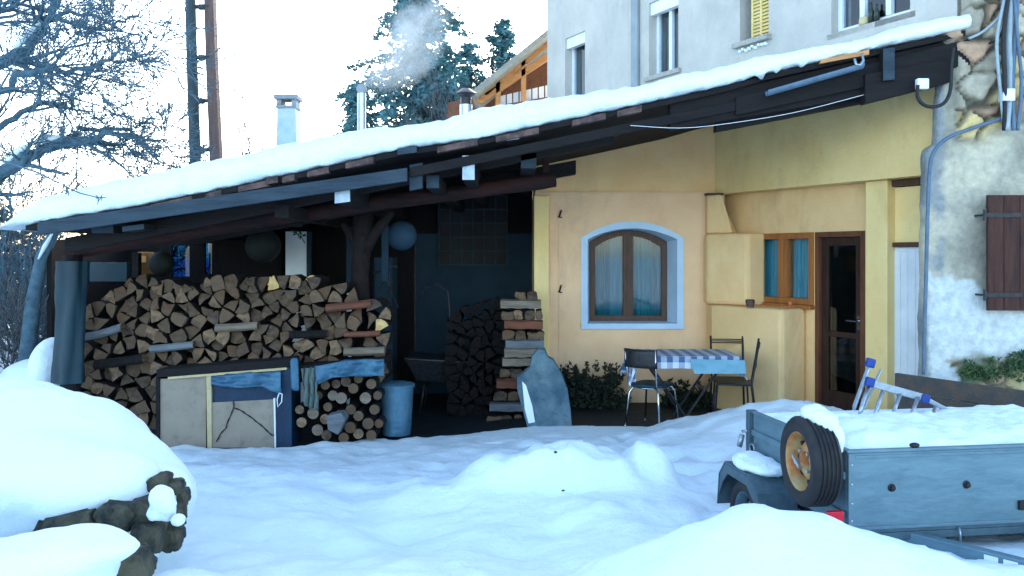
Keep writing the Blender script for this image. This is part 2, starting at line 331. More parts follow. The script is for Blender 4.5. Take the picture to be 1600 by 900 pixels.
# ------------------------------------------------------------------ frames of the walls
C0 = Vector((4.17, 8.2)); U = Vector((-.4613, .8872)); N = Vector((-.8872, -.4613))
def Fp(s, z, d=0): q = C0 + U * s + N * d; return Vector((q.x, q.y, z))
def S(px, d=0):
    k = (px - 800) / F; ox, oy = C0.x + N.x * d, C0.y + N.y * d
    return (ox - k * oy) / (k * U.y - U.x)
def Zf(px, py, d=0): return CZ + (HY - py) / F * (C0.y + U.y * S(px, d) + N.y * d)
def wall_open(fp, s0, s1, z0, z1, d, th, holes, mb, m=0):
    """one clean sheet wall with rectangular openings and their reveals"""
    ss = sorted({s0, s1, *[h[0] for h in holes], *[h[1] for h in holes]}); zs = sorted({z0, z1, *[h[2] for h in holes], *[h[3] for h in holes]})
    def solid(i, j):
        if i < 0 or j < 0 or i >= len(ss) - 1 or j >= len(zs) - 1: return False
        a, b = (ss[i] + ss[i + 1]) / 2, (zs[j] + zs[j + 1]) / 2
        return not any(h[0] < a < h[1] and h[2] < b < h[3] for h in holes)
    for i in range(len(ss) - 1):
        for j in range(len(zs) - 1):
            if not solid(i, j): continue
            a, b, c, e = ss[i], ss[i + 1], zs[j], zs[j + 1]
            for dd in (d, d - th): mb.add([fp(a, c, dd), fp(b, c, dd), fp(b, e, dd), fp(a, e, dd)], [(0, 1, 2, 3)], m)
            for (ii, jj, p, q) in ((i - 1, j, (a, c), (a, e)), (i + 1, j, (b, c), (b, e)), (i, j - 1, (a, c), (b, c)), (i, j + 1, (a, e), (b, e))):
                if not solid(ii, jj): mb.add([fp(*p, d), fp(*q, d), fp(*q, d - th), fp(*p, d - th)], [(0, 1, 2, 3)], m)
def fbox(mb, fp, s0, s1, z0, z1, d0, d1, m=0):
    mb.hexa([fp(s0, z0, d0), fp(s1, z0, d0), fp(s1, z0, d1), fp(s0, z0, d1), fp(s0, z1, d0), fp(s1, z1, d0), fp(s1, z1, d1), fp(s0, z1, d1)], m)

# ------------------------------------------------------------------ ground
def floor_z(X): return .13 + .12 * sstep(-1.2, .8, X)
EDGE = [(-5.2, 9.15), (-3.6, 9.05), (-2.2, 9.15), (-1.6, 9.45), (-1.0, 9.55), (0, 9.75), (.7, 9.7), (1.5, 9.6), (2.0, 9.9), (2.6, 9.85), (3.2, 9.35), (3.6, 8.7), (4.0, 8.2), (7, 8.0)]
def snow_h(X, Y):
    b = floor_z(X) + .03 + .27 * sstep(9.6, 4.6, Y)
    h = b
    h += .045 * fbm(X * .9, Y * .9, 0, 3) + .04 * fbm(X * 2.6, Y * 2.6, 5, 4) + .014 * fbm(X * 8, Y * 8, 2, 3) + .025 * max(0, fbm(X * 1.7 + 40, Y * 1.7, 6, 2)) * (noise.voronoi(Vector((X * 7, Y * 7, 0)))[0][1] - noise.voronoi(Vector((X * 7, Y * 7, 0)))[0][0])
    g = lambda cx, cy, sx, sy, p=2: math.exp(-abs((X - cx) / sx) ** p - abs((Y - cy) / sy) ** p)
    lump = max(g(.22, 6.35, .66, .30, 6) * (.22 + .05 * sstep(-.2, .6, X)), g(.98, 6.45, .19, .28, 4) * .25, g(-.5, 6.35, .5, .4, 4) * .09)
    h += lump * (1 + .3 * fbm(X * 4, Y * 4, 2, 4))
    h += g(2.65, 8.75, .95, .75) * .36
    h += g(4.2, 7.6, 1.2, .8) * .2
    h += g(1.15, 3.95, .60 if X < 1.15 else .95, .5) * .43
    h += g(-1.55, 3.95, .28, .35) * .22 + g(-1.2, 3.6, .3, .3) * .12 + g(-1.3, 4.4, .5, .5) * .06 + g(-2.2, 7.2, .9, .6) * .07 + g(-.6, 4.4, .5, .35) * .06 + g(-1.6, 6.2, .5, .4) * .06 - g(-.4, 5.2, .6, .3) * .05
    # trodden trail towards the door and old footprints
    for i in range(15):
        t = i / 14; fx = .9 + 1.0 * t + .09 * (-1) ** i - .5 * t * t; fy = 9.3 - 3.8 * t
        h -= g(fx, fy, .11, .15) * .09
    for (fx, fy) in ((-.2, 8.9), (.1, 8.5), (-.3, 8.1), (-.7, 7.7), (-.5, 7.2), (-3.1, 8.3), (-3.3, 7.7), (1.7, 7.6), (2.0, 7.3), (.3, 5.3), (.0, 4.9), (-.7, 5.5), (-1.0, 5.1), (-2.6, 7.9), (-2.2, 7.6), (-1.9, 8.1), (-1.5, 7.5), (1.25, 5.3), (1.45, 5.0), (-2.7, 6.6), (-2.35, 6.3)):
        h -= g(fx, fy, .14, .13) * .08
    return h
mb = MB(); nx, ny = 420, 330; x0, x1, y0, y1 = -13.0, 8.0, .8, 17.0
# finer columns near the middle of the yard
XS = [x0 + (x1 - x0) * i / nx for i in range(nx + 1)]; YS = [y0 + (y1 - y0) * (j / ny) ** 1.25 for j in range(ny + 1)]
for y in YS:
    for x in XS:
        e = interp(EDGE, x) + .07 * fbm(x * 2.5, 3, 0, 3)
        if x < -5.2: e = 9.15 + (-5.2 - x) * 30
        hh = max(snow_h(x, y), floor_z(x) + .035) if y > 8.9 else snow_h(x, y); k = sstep(e + .04, e - .2, y)
        z = (floor_z(x) - .05) * (1 - k) + hh * k
        if x < -5.2 and y > 9: z += .5 * sstep(9, 13, y) * sstep(-5.2, -7, x)
        mb.v.append(Vector((x, y, z)))
W_ = nx + 1
for j in range(ny):
    for i in range(nx): mb.f.append([j * W_ + i, j * W_ + i + 1, (j + 1) * W_ + i + 1, (j + 1) * W_ + i]); mb.m.append(0)
prop(mb.build('snow_ground', 'snow', smooth=True), kind='structure')
mb = MB(); mb.add([(-900, -900, -.12), (900, -900, -.12), (900, 900, -.12), (-900, 900, -.12)], [(0, 1, 2, 3)])
prop(mb.build('ground', 'snow'), kind='structure')
mb = MB()
xs = [-5.4 + 10.4 * i / 60 for i in range(61)]
for y in (8.0, 11.0, 15.5):
    for x in xs: mb.v.append(Vector((x, y, floor_z(x))))
for j in range(2):
    for i in range(60): mb.f.append([j * 61 + i, j * 61 + i + 1, (j + 1) * 61 + i + 1, (j + 1) * 61 + i]); mb.m.append(0)
prop(mb.build('patio', 'patio', smooth=True), kind='structure')

# ------------------------------------------------------------------ roof of the lean-to
RY = 8.02
BOT = [((x - 800) / F * RY, CZ + (HY - y) / F * RY) for x, y in [(40, 350), (200, 324), (330, 298), (450, 272), (540, 252), (620, 234), (760, 214), (840, 196), (990, 165), (1130, 134), (1200, 114), (1350, 80), (1515, 44)]]
TOP = [((x - 800) / F * RY, CZ + (HY - y) / F * RY) for x, y in [(0, 366), (10, 352), (35, 322), (70, 302), (120, 291), (240, 264), (400, 230), (540, 198), (640, 190), (690, 183), (750, 163), (860, 149), (1000, 127), (1180, 88), (1350, 54), (1480, 24), (1512, 16)]]
def roof_z(X): return interp(BOT, X)
def yback(X): return min(13.6, 8.2 + (4.17 - X) / .52 + .12)
roof = thing('lean_to_roof', 'long low timber roof sloping down to the left under a thick layer of snow', 'roof', (0, RY, 0))
mb = MB(); n = 90; xl, xr = BOT[0][0], 4.10
for i in range(n):
    a, b = xl + (xr - xl) * i / n, xl + (xr - xl) * (i + 1) / n
    za, zb = roof_z(a) - .012, roof_z(b) - .012
    mb.hexa([(a, RY, za - .045), (b, RY, zb - .045), (b, yback(b), zb - .045), (a, yback(a), za - .045), (a, RY, za), (b, RY, zb), (b, yback(b), zb), (a, yback(a), za)])
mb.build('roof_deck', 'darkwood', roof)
# snow blanket: a profile swept along the slope
mb = MB(); n = 360; prof_n = 14; xl2, xr2 = TOP[0][0], 4.13
def yb2(X): return max(RY + .25, yback(X) - (.25 if X > 1 else 0))
for i in range(n + 1):
    X = xl2 + (xr2 - xl2) * i / n
    zb = roof_z(X) + .004; zt = interp(TOP, X) + .035 * fbm(X * 1.5, 0, 3, 4)
    if X < xl: zb = zb - (xl - X) * .25
    th = max(.03, zt - zb); lip = .07 + .07 * fbm(X * 1.6, 9, 0, 4)
    drip = .05 * max(0, fbm(X * 7, 2, 7, 4)) * (2.6 if 1.9 < X < 3.4 else .6)
    Yb = yb2(X)
    rows = [(RY + .30, zb + .002), (RY - .01, zb - .0), (RY - lip * .7, zb - drip + .01), (RY - lip, zb + th * .18), (RY - lip * 1.05, zb + th * .4), (RY - lip * .8, zb + th * .62),
            (RY - lip * .25, zb + th * .82), (RY + .10, zb + th * .94), (RY + .28, zb + th)]
    for (yy, zz) in rows: mb.v.append(Vector((X, yy + .022 * fbm(X * 5, zz * 6, 1, 4), zz + .014 * fbm(X * 7, yy * 3, 4, 3))))
    for k in range(1, 8):
        yy = RY + .28 + (Yb - RY - .28) * k / 7 if Yb > RY + .3 else RY + .28 + .001 * k
        mb.v.append(Vector((X, yy, zb + th * (1 + .03 * fbm(X, yy * 1.3, 8, 2)))))
PN = 16
for i in range(n):
    for k in range(PN - 1): mb.f.append([i * PN + k, (i + 1) * PN + k, (i + 1) * PN + k + 1, i * PN + k + 1]); mb.m.append(0)
mb.f.append(list(range(PN))); mb.m.append(0); mb.f.append([n * PN + k for k in range(PN)][::-1]); mb.m.append(0)
mb.build('roof_snow', 'snow', roof, smooth=True)
def plank(x0p, y0p, x1p, y1p, hp, Y, dep, mats, name='rafter', hp2=None, jit=0, bevel=.006):
    """timber seen from the yard: top edge from pixel a to b at distance Y, hp its height"""
    hp2 = hp if hp2 is None else hp2
    Y = Y - .58 if Y < 9.1 else Y
    a, b, c, d = P(x0p, y0p, Y), P(x1p, y1p, Y), P(x1p, y1p + hp2, Y), P(x0p, y0p + hp, Y)
    q = MB(); k = Vector((0, dep, 0)); q.hexa([d, c, c + k, d + k, a, b, b + k, a + k]); return q.build(name, mats, roof, bevel=bevel)
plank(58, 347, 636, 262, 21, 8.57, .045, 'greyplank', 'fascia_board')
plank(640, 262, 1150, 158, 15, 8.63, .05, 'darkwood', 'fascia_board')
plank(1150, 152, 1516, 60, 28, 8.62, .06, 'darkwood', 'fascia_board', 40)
# battens and stones between deck and fascia
mb = MB(); rr = random.Random(3)
x = 60
while x < 1130:
    L = rr.uniform(16, 75); yb = HY - (roof_z((x + L / 2 - 800) / F * RY) - CZ) / RY * F
    if rr.random() < .8:
        a, b, c, d = [P(xx, yy, RY - .018) for xx, yy in ((x, yb + 12 + .1 * L), (x + L, yb + 12 - .1 * L), (x + L, yb + 1 - .09 * L), (x, yb + 3 + .1 * L))]
        k = Vector((0, .1, 0)); mb.hexa([a, b, b + k, a + k, d, c, c + k, d + k])
    x += L + rr.uniform(4, 30)
mb.build('batten', 'chips', roof, bevel=.005)
# rafters running with the slope
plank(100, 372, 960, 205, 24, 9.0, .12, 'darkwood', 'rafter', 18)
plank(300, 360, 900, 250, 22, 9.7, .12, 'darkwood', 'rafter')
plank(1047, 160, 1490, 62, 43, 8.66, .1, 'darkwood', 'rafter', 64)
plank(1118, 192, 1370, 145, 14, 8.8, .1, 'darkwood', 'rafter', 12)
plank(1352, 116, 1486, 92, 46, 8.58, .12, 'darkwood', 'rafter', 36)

# purlins, running away from the yard; pale sawn ends
def purlin(xp, yp, wp, hp, Y, length, m='endgrain', skew=0):
    Y -= .58
    q = MB(); a, b, c, d = P(xp - wp / 2, yp + hp / 2, Y), P(xp + wp / 2, yp + hp / 2 - skew, Y), P(xp + wp / 2, yp - hp / 2 - skew, Y), P(xp - wp / 2, yp - hp / 2, Y)
    k = Vector((0, length, 0)); base = [a, b, b + k, a + k, d, c, c + k, d + k]
    q.add(base, [(3, 2, 1, 0), (4, 5, 6, 7), (1, 2, 6, 5), (2, 3, 7, 6), (3, 0, 4, 7)], 0); q.add([a, b, c, d], [(0, 1, 2, 3)], 1)
    return q.build('purlin', ['darkwood', m], roof)
for a in ((535, 305, 24, 26, 8.66, 4.5, 'endgrain', 3), (732, 262, 19, 38, 8.66, 4.6), (676, 284, 20, 20, 8.8, 4.5, 'greyplank'), (650, 278, 20, 40, 8.68, .1, 'greyplank', 4),
          (1389, 101, 18, 50, 8.54, .25, 'greyplank', 2), (826, 251, 24, 24, 9.0, 4, 'greyplank'), (160, 358, 34, 12, 8.8, 4.5, 'greyplank'), (208, 358, 34, 8, 8.7, 4.5, 'greyplank', 4), (801, 217, 20, 6, 8.63, 3, 'endgrain', 3),
          (636, 237, 30, 10, 8.55, 3, 'greyplank', 4), (425, 283, 18, 10, 8.55, 3, 'chips', 3), (440, 330, 22, 20, 8.9, 4, 'darkwood')):
    purlin(*a)
# the carrying log, round, reddish, with its knobbly end at the yellow wall
mb = MB(); pts = []; rs = []
for i in range(40):
    t = i / 39; xp = 118 + (868 - 118) * t; yp = 392 - (392 - 281) * t - 6 * math.sin(t * math.pi)
    q = P(xp, yp, 9.2); q.z += .012 * fbm(t * 9, 0, 0, 3); q.y += .02 * fbm(t * 7, 4, 0, 3); pts.append(q); rs.append(.085 + .012 * fbm(t * 12, 2, 2, 3))
rs[0] *= .8; rs[-1] *= .85
mb.tube(pts, rs, 14); mb.build('log_beam', 'redlog', roof, smooth=True)
plank(848, 236, 858, 232, 40, 9.2, .08, 'redlog', 'strut')
# gutter piece under the right part
mb = MB(); a, b = P(1198, 142, 7.93), P(1348, 99, 7.93)
prof = [(math.cos(t) * .05, math.sin(t) * .05) for t in [math.pi + math.pi * i / 8 for i in range(9)]]
for e in (a, b):
    for (yy, zz) in prof: mb.v.append(e + Vector((0, yy, zz)))
for e in (a, b):
    for (yy, zz) in prof: mb.v.append(e + Vector((0, yy * .9, zz * .9)))
for i in range(8): mb.f.append([i, i + 1, 9 + i + 1, 9 + i]); mb.m.append(0); mb.f.append([18 + i, 18 + i + 1, 27 + i + 1, 27 + i]); mb.m.append(0)
for (p, q) in ((0, 18), (8, 26)): mb.f.append([p, p + 9, q + 9, q]); mb.m.append(0)
mb.build('gutter', 'pipe', roof, smooth=True)
mb = MB(); mb.tube([P(1335, 92, 7.9), P(1338, 101, 7.88), P(1344, 102, 7.88), P(1349, 95, 7.89), P(1347, 84, 7.93)], .012, 8)
mb.build('gutter_bracket', 'alu', roof, smooth=True)
mb = MB(); a, b, c, d = P(1282, 99, 7.96), P(1358, 85, 7.96), P(1358, 77, 7.96), P(1284, 93, 7.96); k = Vector((0, .05, 0)); mb.hexa([a, b, b + k, a + k, d, c, c + k, d + k])
mb.build('wood_wedge', 'orangewood', roof)

# ------------------------------------------------------------------ grey house
gh = thing('grey_house', 'tall grey rendered house rising behind the snowy roof', 'house', (3, 11, 0))
SE = 7.74
def win(p0, p1, z0, z1): return (S(p1), S(p0), z0, z1)
W1 = (S(914), S(883), 4.55, 5.66); W2 = (S(1060), S(1014), 4.62, 5.66); W3 = (S(1201), S(1156), 4.70, 5.75); W4 = (S(1422), S(1299), 4.50, 5.55)
mb = MB(); wall_open(Fp, .06, SE, 3.05, 7.6, 0, .3, [W1, W2, W3, W4], mb); mb.build('wall', 'grey', gh)
mb = MB()
fbox(mb, Fp, SE, SE + .3, -.1, 7.6, -.3, -7); fbox(mb, Fp, -.3, .0, -.1, 7.6, -.9, -7); fbox(mb, Fp, .3, SE, -.1, 7.6, -6.7, -7)
fbox(mb, Fp, 3.6, SE, -.1, 3.04, -.02, -.3); mb.build('wall', 'grey', gh)
mb = MB(); fbox(mb, Fp, -.3, SE + .6, 7.6, 7.8, .5, -7.3); mb.build('roof', 'rooftile', gh)
mb = MB(); fbox(mb, Fp, S(1000), S(990), 4.2, 7.6, .02, .05); mb.build('shadow_stripe', 'greydk', gh)  # dark strip stands in for the shadow stripe at the facade step
def house_window(w, setback, label, blind=False, bars=1, curtain=False, fw=.055, fm='white', sillm='sill', sd=.05):
    f = MB(); s0, s1, z0, z1 = w
    fbox(f, Fp, s0, s0 + fw, z0, z1, -setback, -setback - .06); fbox(f, Fp, s1 - fw, s1, z0, z1, -setback, -setback - .06)
    fbox(f, Fp, s0 + fw, s1 - fw, z0, z0 + fw, -setback, -setback - .06); fbox(f, Fp, s0 + fw, s1 - fw, z1 - fw, z1, -setback, -setback - .06)
    for k in range(bars):
        c = s0 + (s1 - s0) * (k + 1) / (bars + 1); fbox(f, Fp, c - fw * .6, c + fw * .6, z0 + fw, z1 - fw, -setback + .01, -setback - .05)
    o = f.build('window', fm, gh, bevel=.004)
    if label: o['label'] = label
    g = MB(); fbox(g, Fp, s0 + fw * .5, s1 - fw * .5, z0 + fw * .5, z1 - fw * .5, -setback - .03, -setback - .036); g.build('pane', 'glass', o)
    r = MB(); fbox(r, Fp, s0 - .06, s1 + .06, z0 - .06, z0 - .002, sd, -setback - .0); r.build('sill', sillm, o)
    if blind: r = MB(); fbox(r, Fp, s0 + .002, s1 - .002, z1 - .17, z1 - .002, -.03, -setback + .012); r.build('roller_blind_box', 'white', o)
    return o
house_window(W1, .13, 'narrow white window near the far corner', True, 0)
house_window(W2, .13, 'tall white window with a roller blind box', True, 1)
o = house_window(W4, .1, 'wide white window above the roof end', False, 2, sillm='greydk', sd=.0)
s0, s1, z0, z1 = W3
f = MB(); fbox(f, Fp, s0 + .0, s1, z0, z1, -.2, -.24); o3 = f.build('window', 'greydk', gh); o3['label'] = 'window with a closed pale yellow slatted shutter'
f = MB(); fw = .03; sm = s0 + (s1 - s0) * .66
fbox(f, Fp, s0 + .004, s0 + fw, z0, z1, -.03, -.07); fbox(f, Fp, sm - fw, sm, z0, z1, -.03, -.07); fbox(f, Fp, (s0 + sm) / 2 - .015, (s0 + sm) / 2 + .015, z0, z1, -.03, -.07)
for k in range(26):
    zz = z0 + .01 + k * .042
    f.hexa([Fp(s0 + fw, zz, -.03), Fp(sm - fw, zz, -.03), Fp(sm - fw, zz, -.05), Fp(s0 + fw, zz, -.05), Fp(s0 + fw, zz + .034, -.05), Fp(sm - fw, zz + .034, -.05), Fp(sm - fw, zz + .034, -.062), Fp(s0 + fw, zz + .034, -.062)])
f.build('shutter', 'yshutter', o3)
f = MB(); fbox(f, Fp, s0 - .05, s1 + .06, z0 - .06, z0 - .002, .08, -.19); f.build('sill', 'sill', o3)
f = MB(); rr = random.Random(9)
for k in range(9):
    s = s0 + (s1 - s0) * (k + .5) / 9; f.ell(Fp(s, z0 - .085 - rr.random() * .03, .02), (.03, .02, .022), u=8, v=6)
f.build('snow_crumbs', 'snow', o3, smooth=True)
# things standing on the wide window's sill
s = S(1345); g = MB(); g.lathe([(.001, 0), (.05, 0), (.055, .03), (.05, .085), (.001, .1)], Fp(s, 4.505, -.05), 12)
prop(g.build('pot', 'creamwood', smooth=True), 'small cream pot on the sill of the wide upstairs window', 'pot')
s = S(1356)
for k, (ds, lab) in enumerate(((0, 'taller dark bottle on the wide upstairs window sill'), (-.07, 'shorter dark bottle at the right on the upstairs window sill'))):
    g = MB(); h = 1 - .15 * k; g.lathe([(.001, 0), (.028, 0), (.028, .13 * h), (.01, .17 * h), (.01, .22 * h), (.001, .22 * h)], Fp(s + ds, 4.505, -.05), 12)
    prop(g.build('bottle', 'bottle', smooth=True), lab, 'bottle')

# ------------------------------------------------------------------ yellow annex
ax = thing('yellow_annex', 'yellow plastered ground floor under the lean-to roof with arched window and glazed door', 'house', (2, 10, 0))
ZB = 2.88; RC = -.22
# band above the recess
mb = MB(); sc0, sc1 = .12, (11.2 - 8.2) / U.y + .05; n = 24
for i in range(n):
    a, b = sc0 + (sc1 - sc0) * i / n, sc0 + (sc1 - sc0) * (i + 1) / n
    za, zb = roof_z(Fp(a, 0).x) + .1, roof_z(Fp(b, 0).x) + .1
    mb.hexa([Fp(a, ZB, .02), Fp(b, ZB, .02), Fp(b, ZB, RC - .05), Fp(a, ZB, RC - .05), Fp(a, za, .02), Fp(b, zb, .02), Fp(b, zb, -.001), Fp(a, za, -.001)])
mb.build('upper_wall', 'yellowb', ax)
ZL = 2.37
SW = (S(1272, RC), S(1180, RC), 1.54, ZL); SD = (S(1352, RC), S(1274, RC), .33, ZL)
mb = MB(); wall_open(Fp, S(1353, RC), sc1 + .2, .0, ZB - .002, RC, .25, [SW, SD], mb); mb.build('door_wall', 'yellow', ax)
mb = MB(); fbox(mb, Fp, S(1388, -.1), S(1354, -.1), 0, ZB - .002, -.08, RC - .25); mb.build('pillar', 'yellowb', ax, bevel=.01)
# wall over the white side door
s0, s1 = S(1446, -.2), S(1389, -.2)
mb = MB(); fbox(mb, Fp, s0, s1, 2.24, 2.80, -.2, -.3); mb.build('transom_panel', 'yellowb', ax)
mb = MB(); fbox(mb, Fp, s0, s1, 2.81, 2.875, -.15, -.3); fbox(mb, Fp, s1 - .035, s1, 0, 2.24, -.15, -.2); fbox(mb, Fp, s1 - .035, s1, 2.24, 2.81, -.15, -.198); fbox(mb, Fp, s0, s1 - .04, 2.19, 2.238, -.16, -.3); mb.build('side_door_frame', 'brownwin', ax)
mb = MB(); fbox(mb, Fp, s0, s1 - .036, .1, 2.188, -.2, -.25)
sd = mb.build('side_door', 'white', ax); sd['label'] = 'narrow white side door beside the stone wall'
mb = MB()
for k in range(4): fbox(mb, Fp, s0 + .02 + k * .09, s0 + .1 + k * .09, .12, 2.15, -.2, -.192)
mb.build('board', 'white', sd, bevel=.004)
# inner corner hearth blocks
mb = MB()
A = P(1118, 500, 10.55); B = P(1221, 500, 10.2)
def footprint(a_px, b_px, Ya, Yb, z0, z1, mats, name, top=None):
    a, b = P(a_px, 0, Ya), P(b_px, 0, Yb); bs = Vector((b.x, b.y)); sB = (bs - C0).dot(U)
    b2 = Fp(sB - .0, 0, RC + .01); a2 = Vector((a.x, 11.21, 0)); c = Fp(sc1 + .0, 0, RC + .01)
    m_ = MB(); pl = [Vector((q.x, q.y, z0)) for q in (a, b, b2, c, a2)]; m_.prism(pl, (0, 0, z1 - z0)); return m_.build(name, mats, ax, bevel=.045)
footprint(1112, 1221, 10.85, 10.0, 0, 1.50, 'yellow', 'hearth_block')
footprint(1104, 1168, 11.0, 10.62, 1.502, 2.38, 'yellow', 'chimney_breast')
mb = MB(); a = P(1105, 0, 11.08); b = P(1128, 0, 10.95); c = P(1140, 0, 11.19)
mb.hexa([(a.x, a.y, 2.382), (b.x + .12, b.y - .05, 2.382), (b.x + .25, 11.19, 2.382), (a.x, 11.19, 2.382), (a.x, a.y, 2.86), (b.x, b.y, 2.86), (b.x + .02, 11.19, 2.86), (a.x, 11.19, 2.86)])
mb.build('chimney_breast', 'yellow', ax, bevel=.02)
mb = MB(); mb.span((a.x - .01, a.y - .02, 2.863), (b.x + .05, 11.19, 2.885)); mb.build('ledge_slate', 'chips', ax)
# front wall with the arched opening (frontal, Y = 11.2)
YW = 11.2
def XW(px, Y=YW): return (px - 800) / F * Y
def ZW(py, Y=YW): return CZ + (HY - py) / F * Y
def arch(px0, px1, yspring, ytop, ybot, Y, n=24):
    pts = []
    for i in range(n + 1):
        t = -1 + 2 * i / n; pts.append((XW(px0 + (px1 - px0) * i / n, Y), ZW(yspring - (yspring - ytop) * (math.sqrt(max(0, 1 - (abs(t) ** 2.3))) ** 1.0 if True else 0), Y)))
    return pts, ZW(ybot, Y)
def arch2(px0, px1, yspring, ytop, Y, n=24):   # segmental arch
    x0, x1, zs, zt = XW(px0, Y), XW(px1, Y), ZW(yspring, Y), ZW(ytop, Y); h = zt - zs; w2 = (x1 - x0) / 2; Rr = (w2 * w2 + h * h) / (2 * h)
    out = []
    for i in range(n + 1):
        x = x0 + (x1 - x0) * i / n; out.append((x, zt - Rr + math.sqrt(Rr * Rr - (x - x0 - w2) ** 2)))
    return out
n = 24
ao = arch2(918, 1058, 374, 357, YW, n); zo = ZW(505); ai = arch2(921, 1041, 378, 360, YW + .3, n); zi = ZW(501, YW + .3)
mb = MB(); XL, XR = XW(836), XW(1132); ZBOT = 0
for (a, b) in [(XL, ao[0][0]), (ao[-1][0], XR)]:
    for k in range(6):
        xa, xb = a + (b - a) * k / 6, a + (b - a) * (k + 1) / 6
        mb.add([(xa, YW, ZBOT), (xb, YW, ZBOT), (xb, YW, 2.905), (xa, YW, 2.905)], [(0, 1, 2, 3)])
for i in range(n):
    (xa, za), (xb, zb) = ao[i], ao[i + 1]
    mb.add([(xa, YW, za), (xb, YW, zb), (xb, YW, 2.905), (xa, YW, 2.905)], [(0, 1, 2, 3)])
    mb.add([(xa, YW, ZBOT), (xb, YW, ZBOT), (xb, YW, zo), (xa, YW, zo)], [(0, 1, 2, 3)])
mb.add([(XL, YW, 2.905), (XR, YW, 2.905), (XR, YW + .05, 2.905), (XL, YW + .05, 2.905)], [(0, 1, 2, 3)])
mb.add([(XL, YW, 0), (XL, YW, 2.905), (XL, YW + 3.2, 2.905), (XL, YW + 3.2, 0)], [(0, 1, 2, 3)])
mb.build('front_wall', 'beige', ax)
mb = MB()
for i in range(20):
    xa, xb = XL + .01 + (XR - XL) * i / 20, XL + .01 + (XR - XL) * (i + 1) / 20
    mb.hexa([(xa, YW + .045, 2.9), (xb, YW + .045, 2.9), (xb, YW + .3, 2.9), (xa, YW + .3, 2.9), (xa, YW + .045, roof_z(xa) + .2), (xb, YW + .045, roof_z(xb) + .2), (xb, YW + .3, roof_z(xb) + .2), (xa, YW + .3, roof_z(xa) + .2)])
mb.hexa([(XL + .011, YW + .31, 2.9), (XL + .2, YW + .31, 2.9), (XL + .2, YW + 3.2, 2.9), (XL + .011, YW + 3.2, 2.9)] + [(x, y, roof_z(x) - .07) for x, y in ((XL + .011, YW + .31), (XL + .2, YW + .31), (XL + .2, YW + 3.2), (XL + .011, YW + 3.2))])
mb.build('upper_wall', 'yellow', ax)
mb = MB(); mb.span((XW(834), YW - .07, 0), (XW(858), YW - .003, 2.86)); mb.build('pilaster', 'yellowb', ax, bevel=.015)
mb = MB(); mb.span((XW(873), YW - .012, .3), (XW(879), YW - .002, 2.6)); mb.build('plaster_groove', 'beige', ax)
for yy in (335, 452):
    mb = MB(); mb.tube([P(874, yy + 4, YW - .03), P(876, yy - 4, YW - .05), P(877, yy - 6, YW - .02)], .012, 6); mb.tube([P(872, yy + 4, YW - .04), P(878, yy + 5, YW - .01)], .008, 6); mb.build('shutter_hook', 'blackmetal', ax)
# surround + reveal
mb = MB(); ab = arch2(908, 1068, 372, 346, YW, n); ys = YW - .012
zb_ = ZW(510)
ring_o = [(ab[0][0], zb_)] + ab + [(ab[-1][0], zb_)]; ring_i = [(ao[0][0], zo)] + ao + [(ao[-1][0], zo)]
for i in range(len(ring_o) - 1):
    mb.hexa([(ring_o[i][0], ys, ring_o[i][1]), (ring_o[i + 1][0], ys, ring_o[i + 1][1]), (ring_i[i + 1][0], ys, ring_i[i + 1][1]), (ring_i[i][0], ys, ring_i[i][1])] +
            [(ring_o[i][0], YW + .001, ring_o[i][1]), (ring_o[i + 1][0], YW + .001, ring_o[i + 1][1]), (ring_i[i + 1][0], YW + .001, ring_i[i + 1][1]), (ring_i[i][0], YW + .001, ring_i[i][1])])
mb.hexa([(ab[0][0], ys - .02, zb_ - .03), (ab[-1][0], ys - .02, zb_ - .03), (ab[-1][0], YW + .01, zb_ - .03), (ab[0][0], YW + .01, zb_ - .03), (ab[0][0], ys - .02, zo - .002), (ab[-1][0], ys - .02, zo - .002), (ab[-1][0], YW + .01, zo - .002), (ab[0][0], YW + .01, zo - .002)])
ri = [(ai[0][0], zi)] + ai + [(ai[-1][0], zi)]
for i in range(len(ri)):
    j = (i + 1) % len(ri)
    mb.add([(ring_i[i][0], ys, ring_i[i][1]), (ring_i[j][0], ys, ring_i[j][1]), (ri[j][0], YW + .3, ri[j][1]), (ri[i][0], YW + .3, ri[i][1])], [(0, 1, 2, 3)])
sur = mb.build('window_surround', 'bluewhite', ax)
# arched window
aw = MB(); Yf = YW + .26; fw = .07
def inset(pts, z0, w):
    xs0, xs1 = pts[0][0], pts[-1][0]; cx = (xs0 + xs1) / 2; r = ((xs1 - xs0) / 2 - w) / ((xs1 - xs0) / 2)
    return [(cx + (x - cx) * r, z - w) for x, z in pts], z0 + w
i1, zi1 = inset(ai, zi, fw)
ra = [(ai[0][0], zi)] + ai + [(ai[-1][0], zi)]; rb = [(i1[0][0], zi1)] + i1 + [(i1[-1][0], zi1)]
for i in range(len(ra)):
    j = (i + 1) % len(ra)
    aw.hexa([(ra[i][0], Yf, ra[i][1]), (ra[j][0], Yf, ra[j][1]), (rb[j][0], Yf, rb[j][1]), (rb[i][0], Yf, rb[i][1])] + [(ra[i][0], Yf + .07, ra[i][1]), (ra[j][0], Yf + .07, ra[j][1]), (rb[j][0], Yf + .07, rb[j][1]), (rb[i][0], Yf + .07, rb[i][1])])
cx = (ai[0][0] + ai[-1][0]) / 2; zt = max(z for _, z in i1)
aw.span((cx - .065, Yf - .012, zi1), (cx + .065, Yf + .06, zt + .02)); aw.span((cx - .02, Yf - .03, zi1), (cx + .02, Yf - .013, zt))
awo = aw.build('arched_window', 'brownwin', ax, bevel=.004); awo['label'] = 'arched window with pale blue surround'
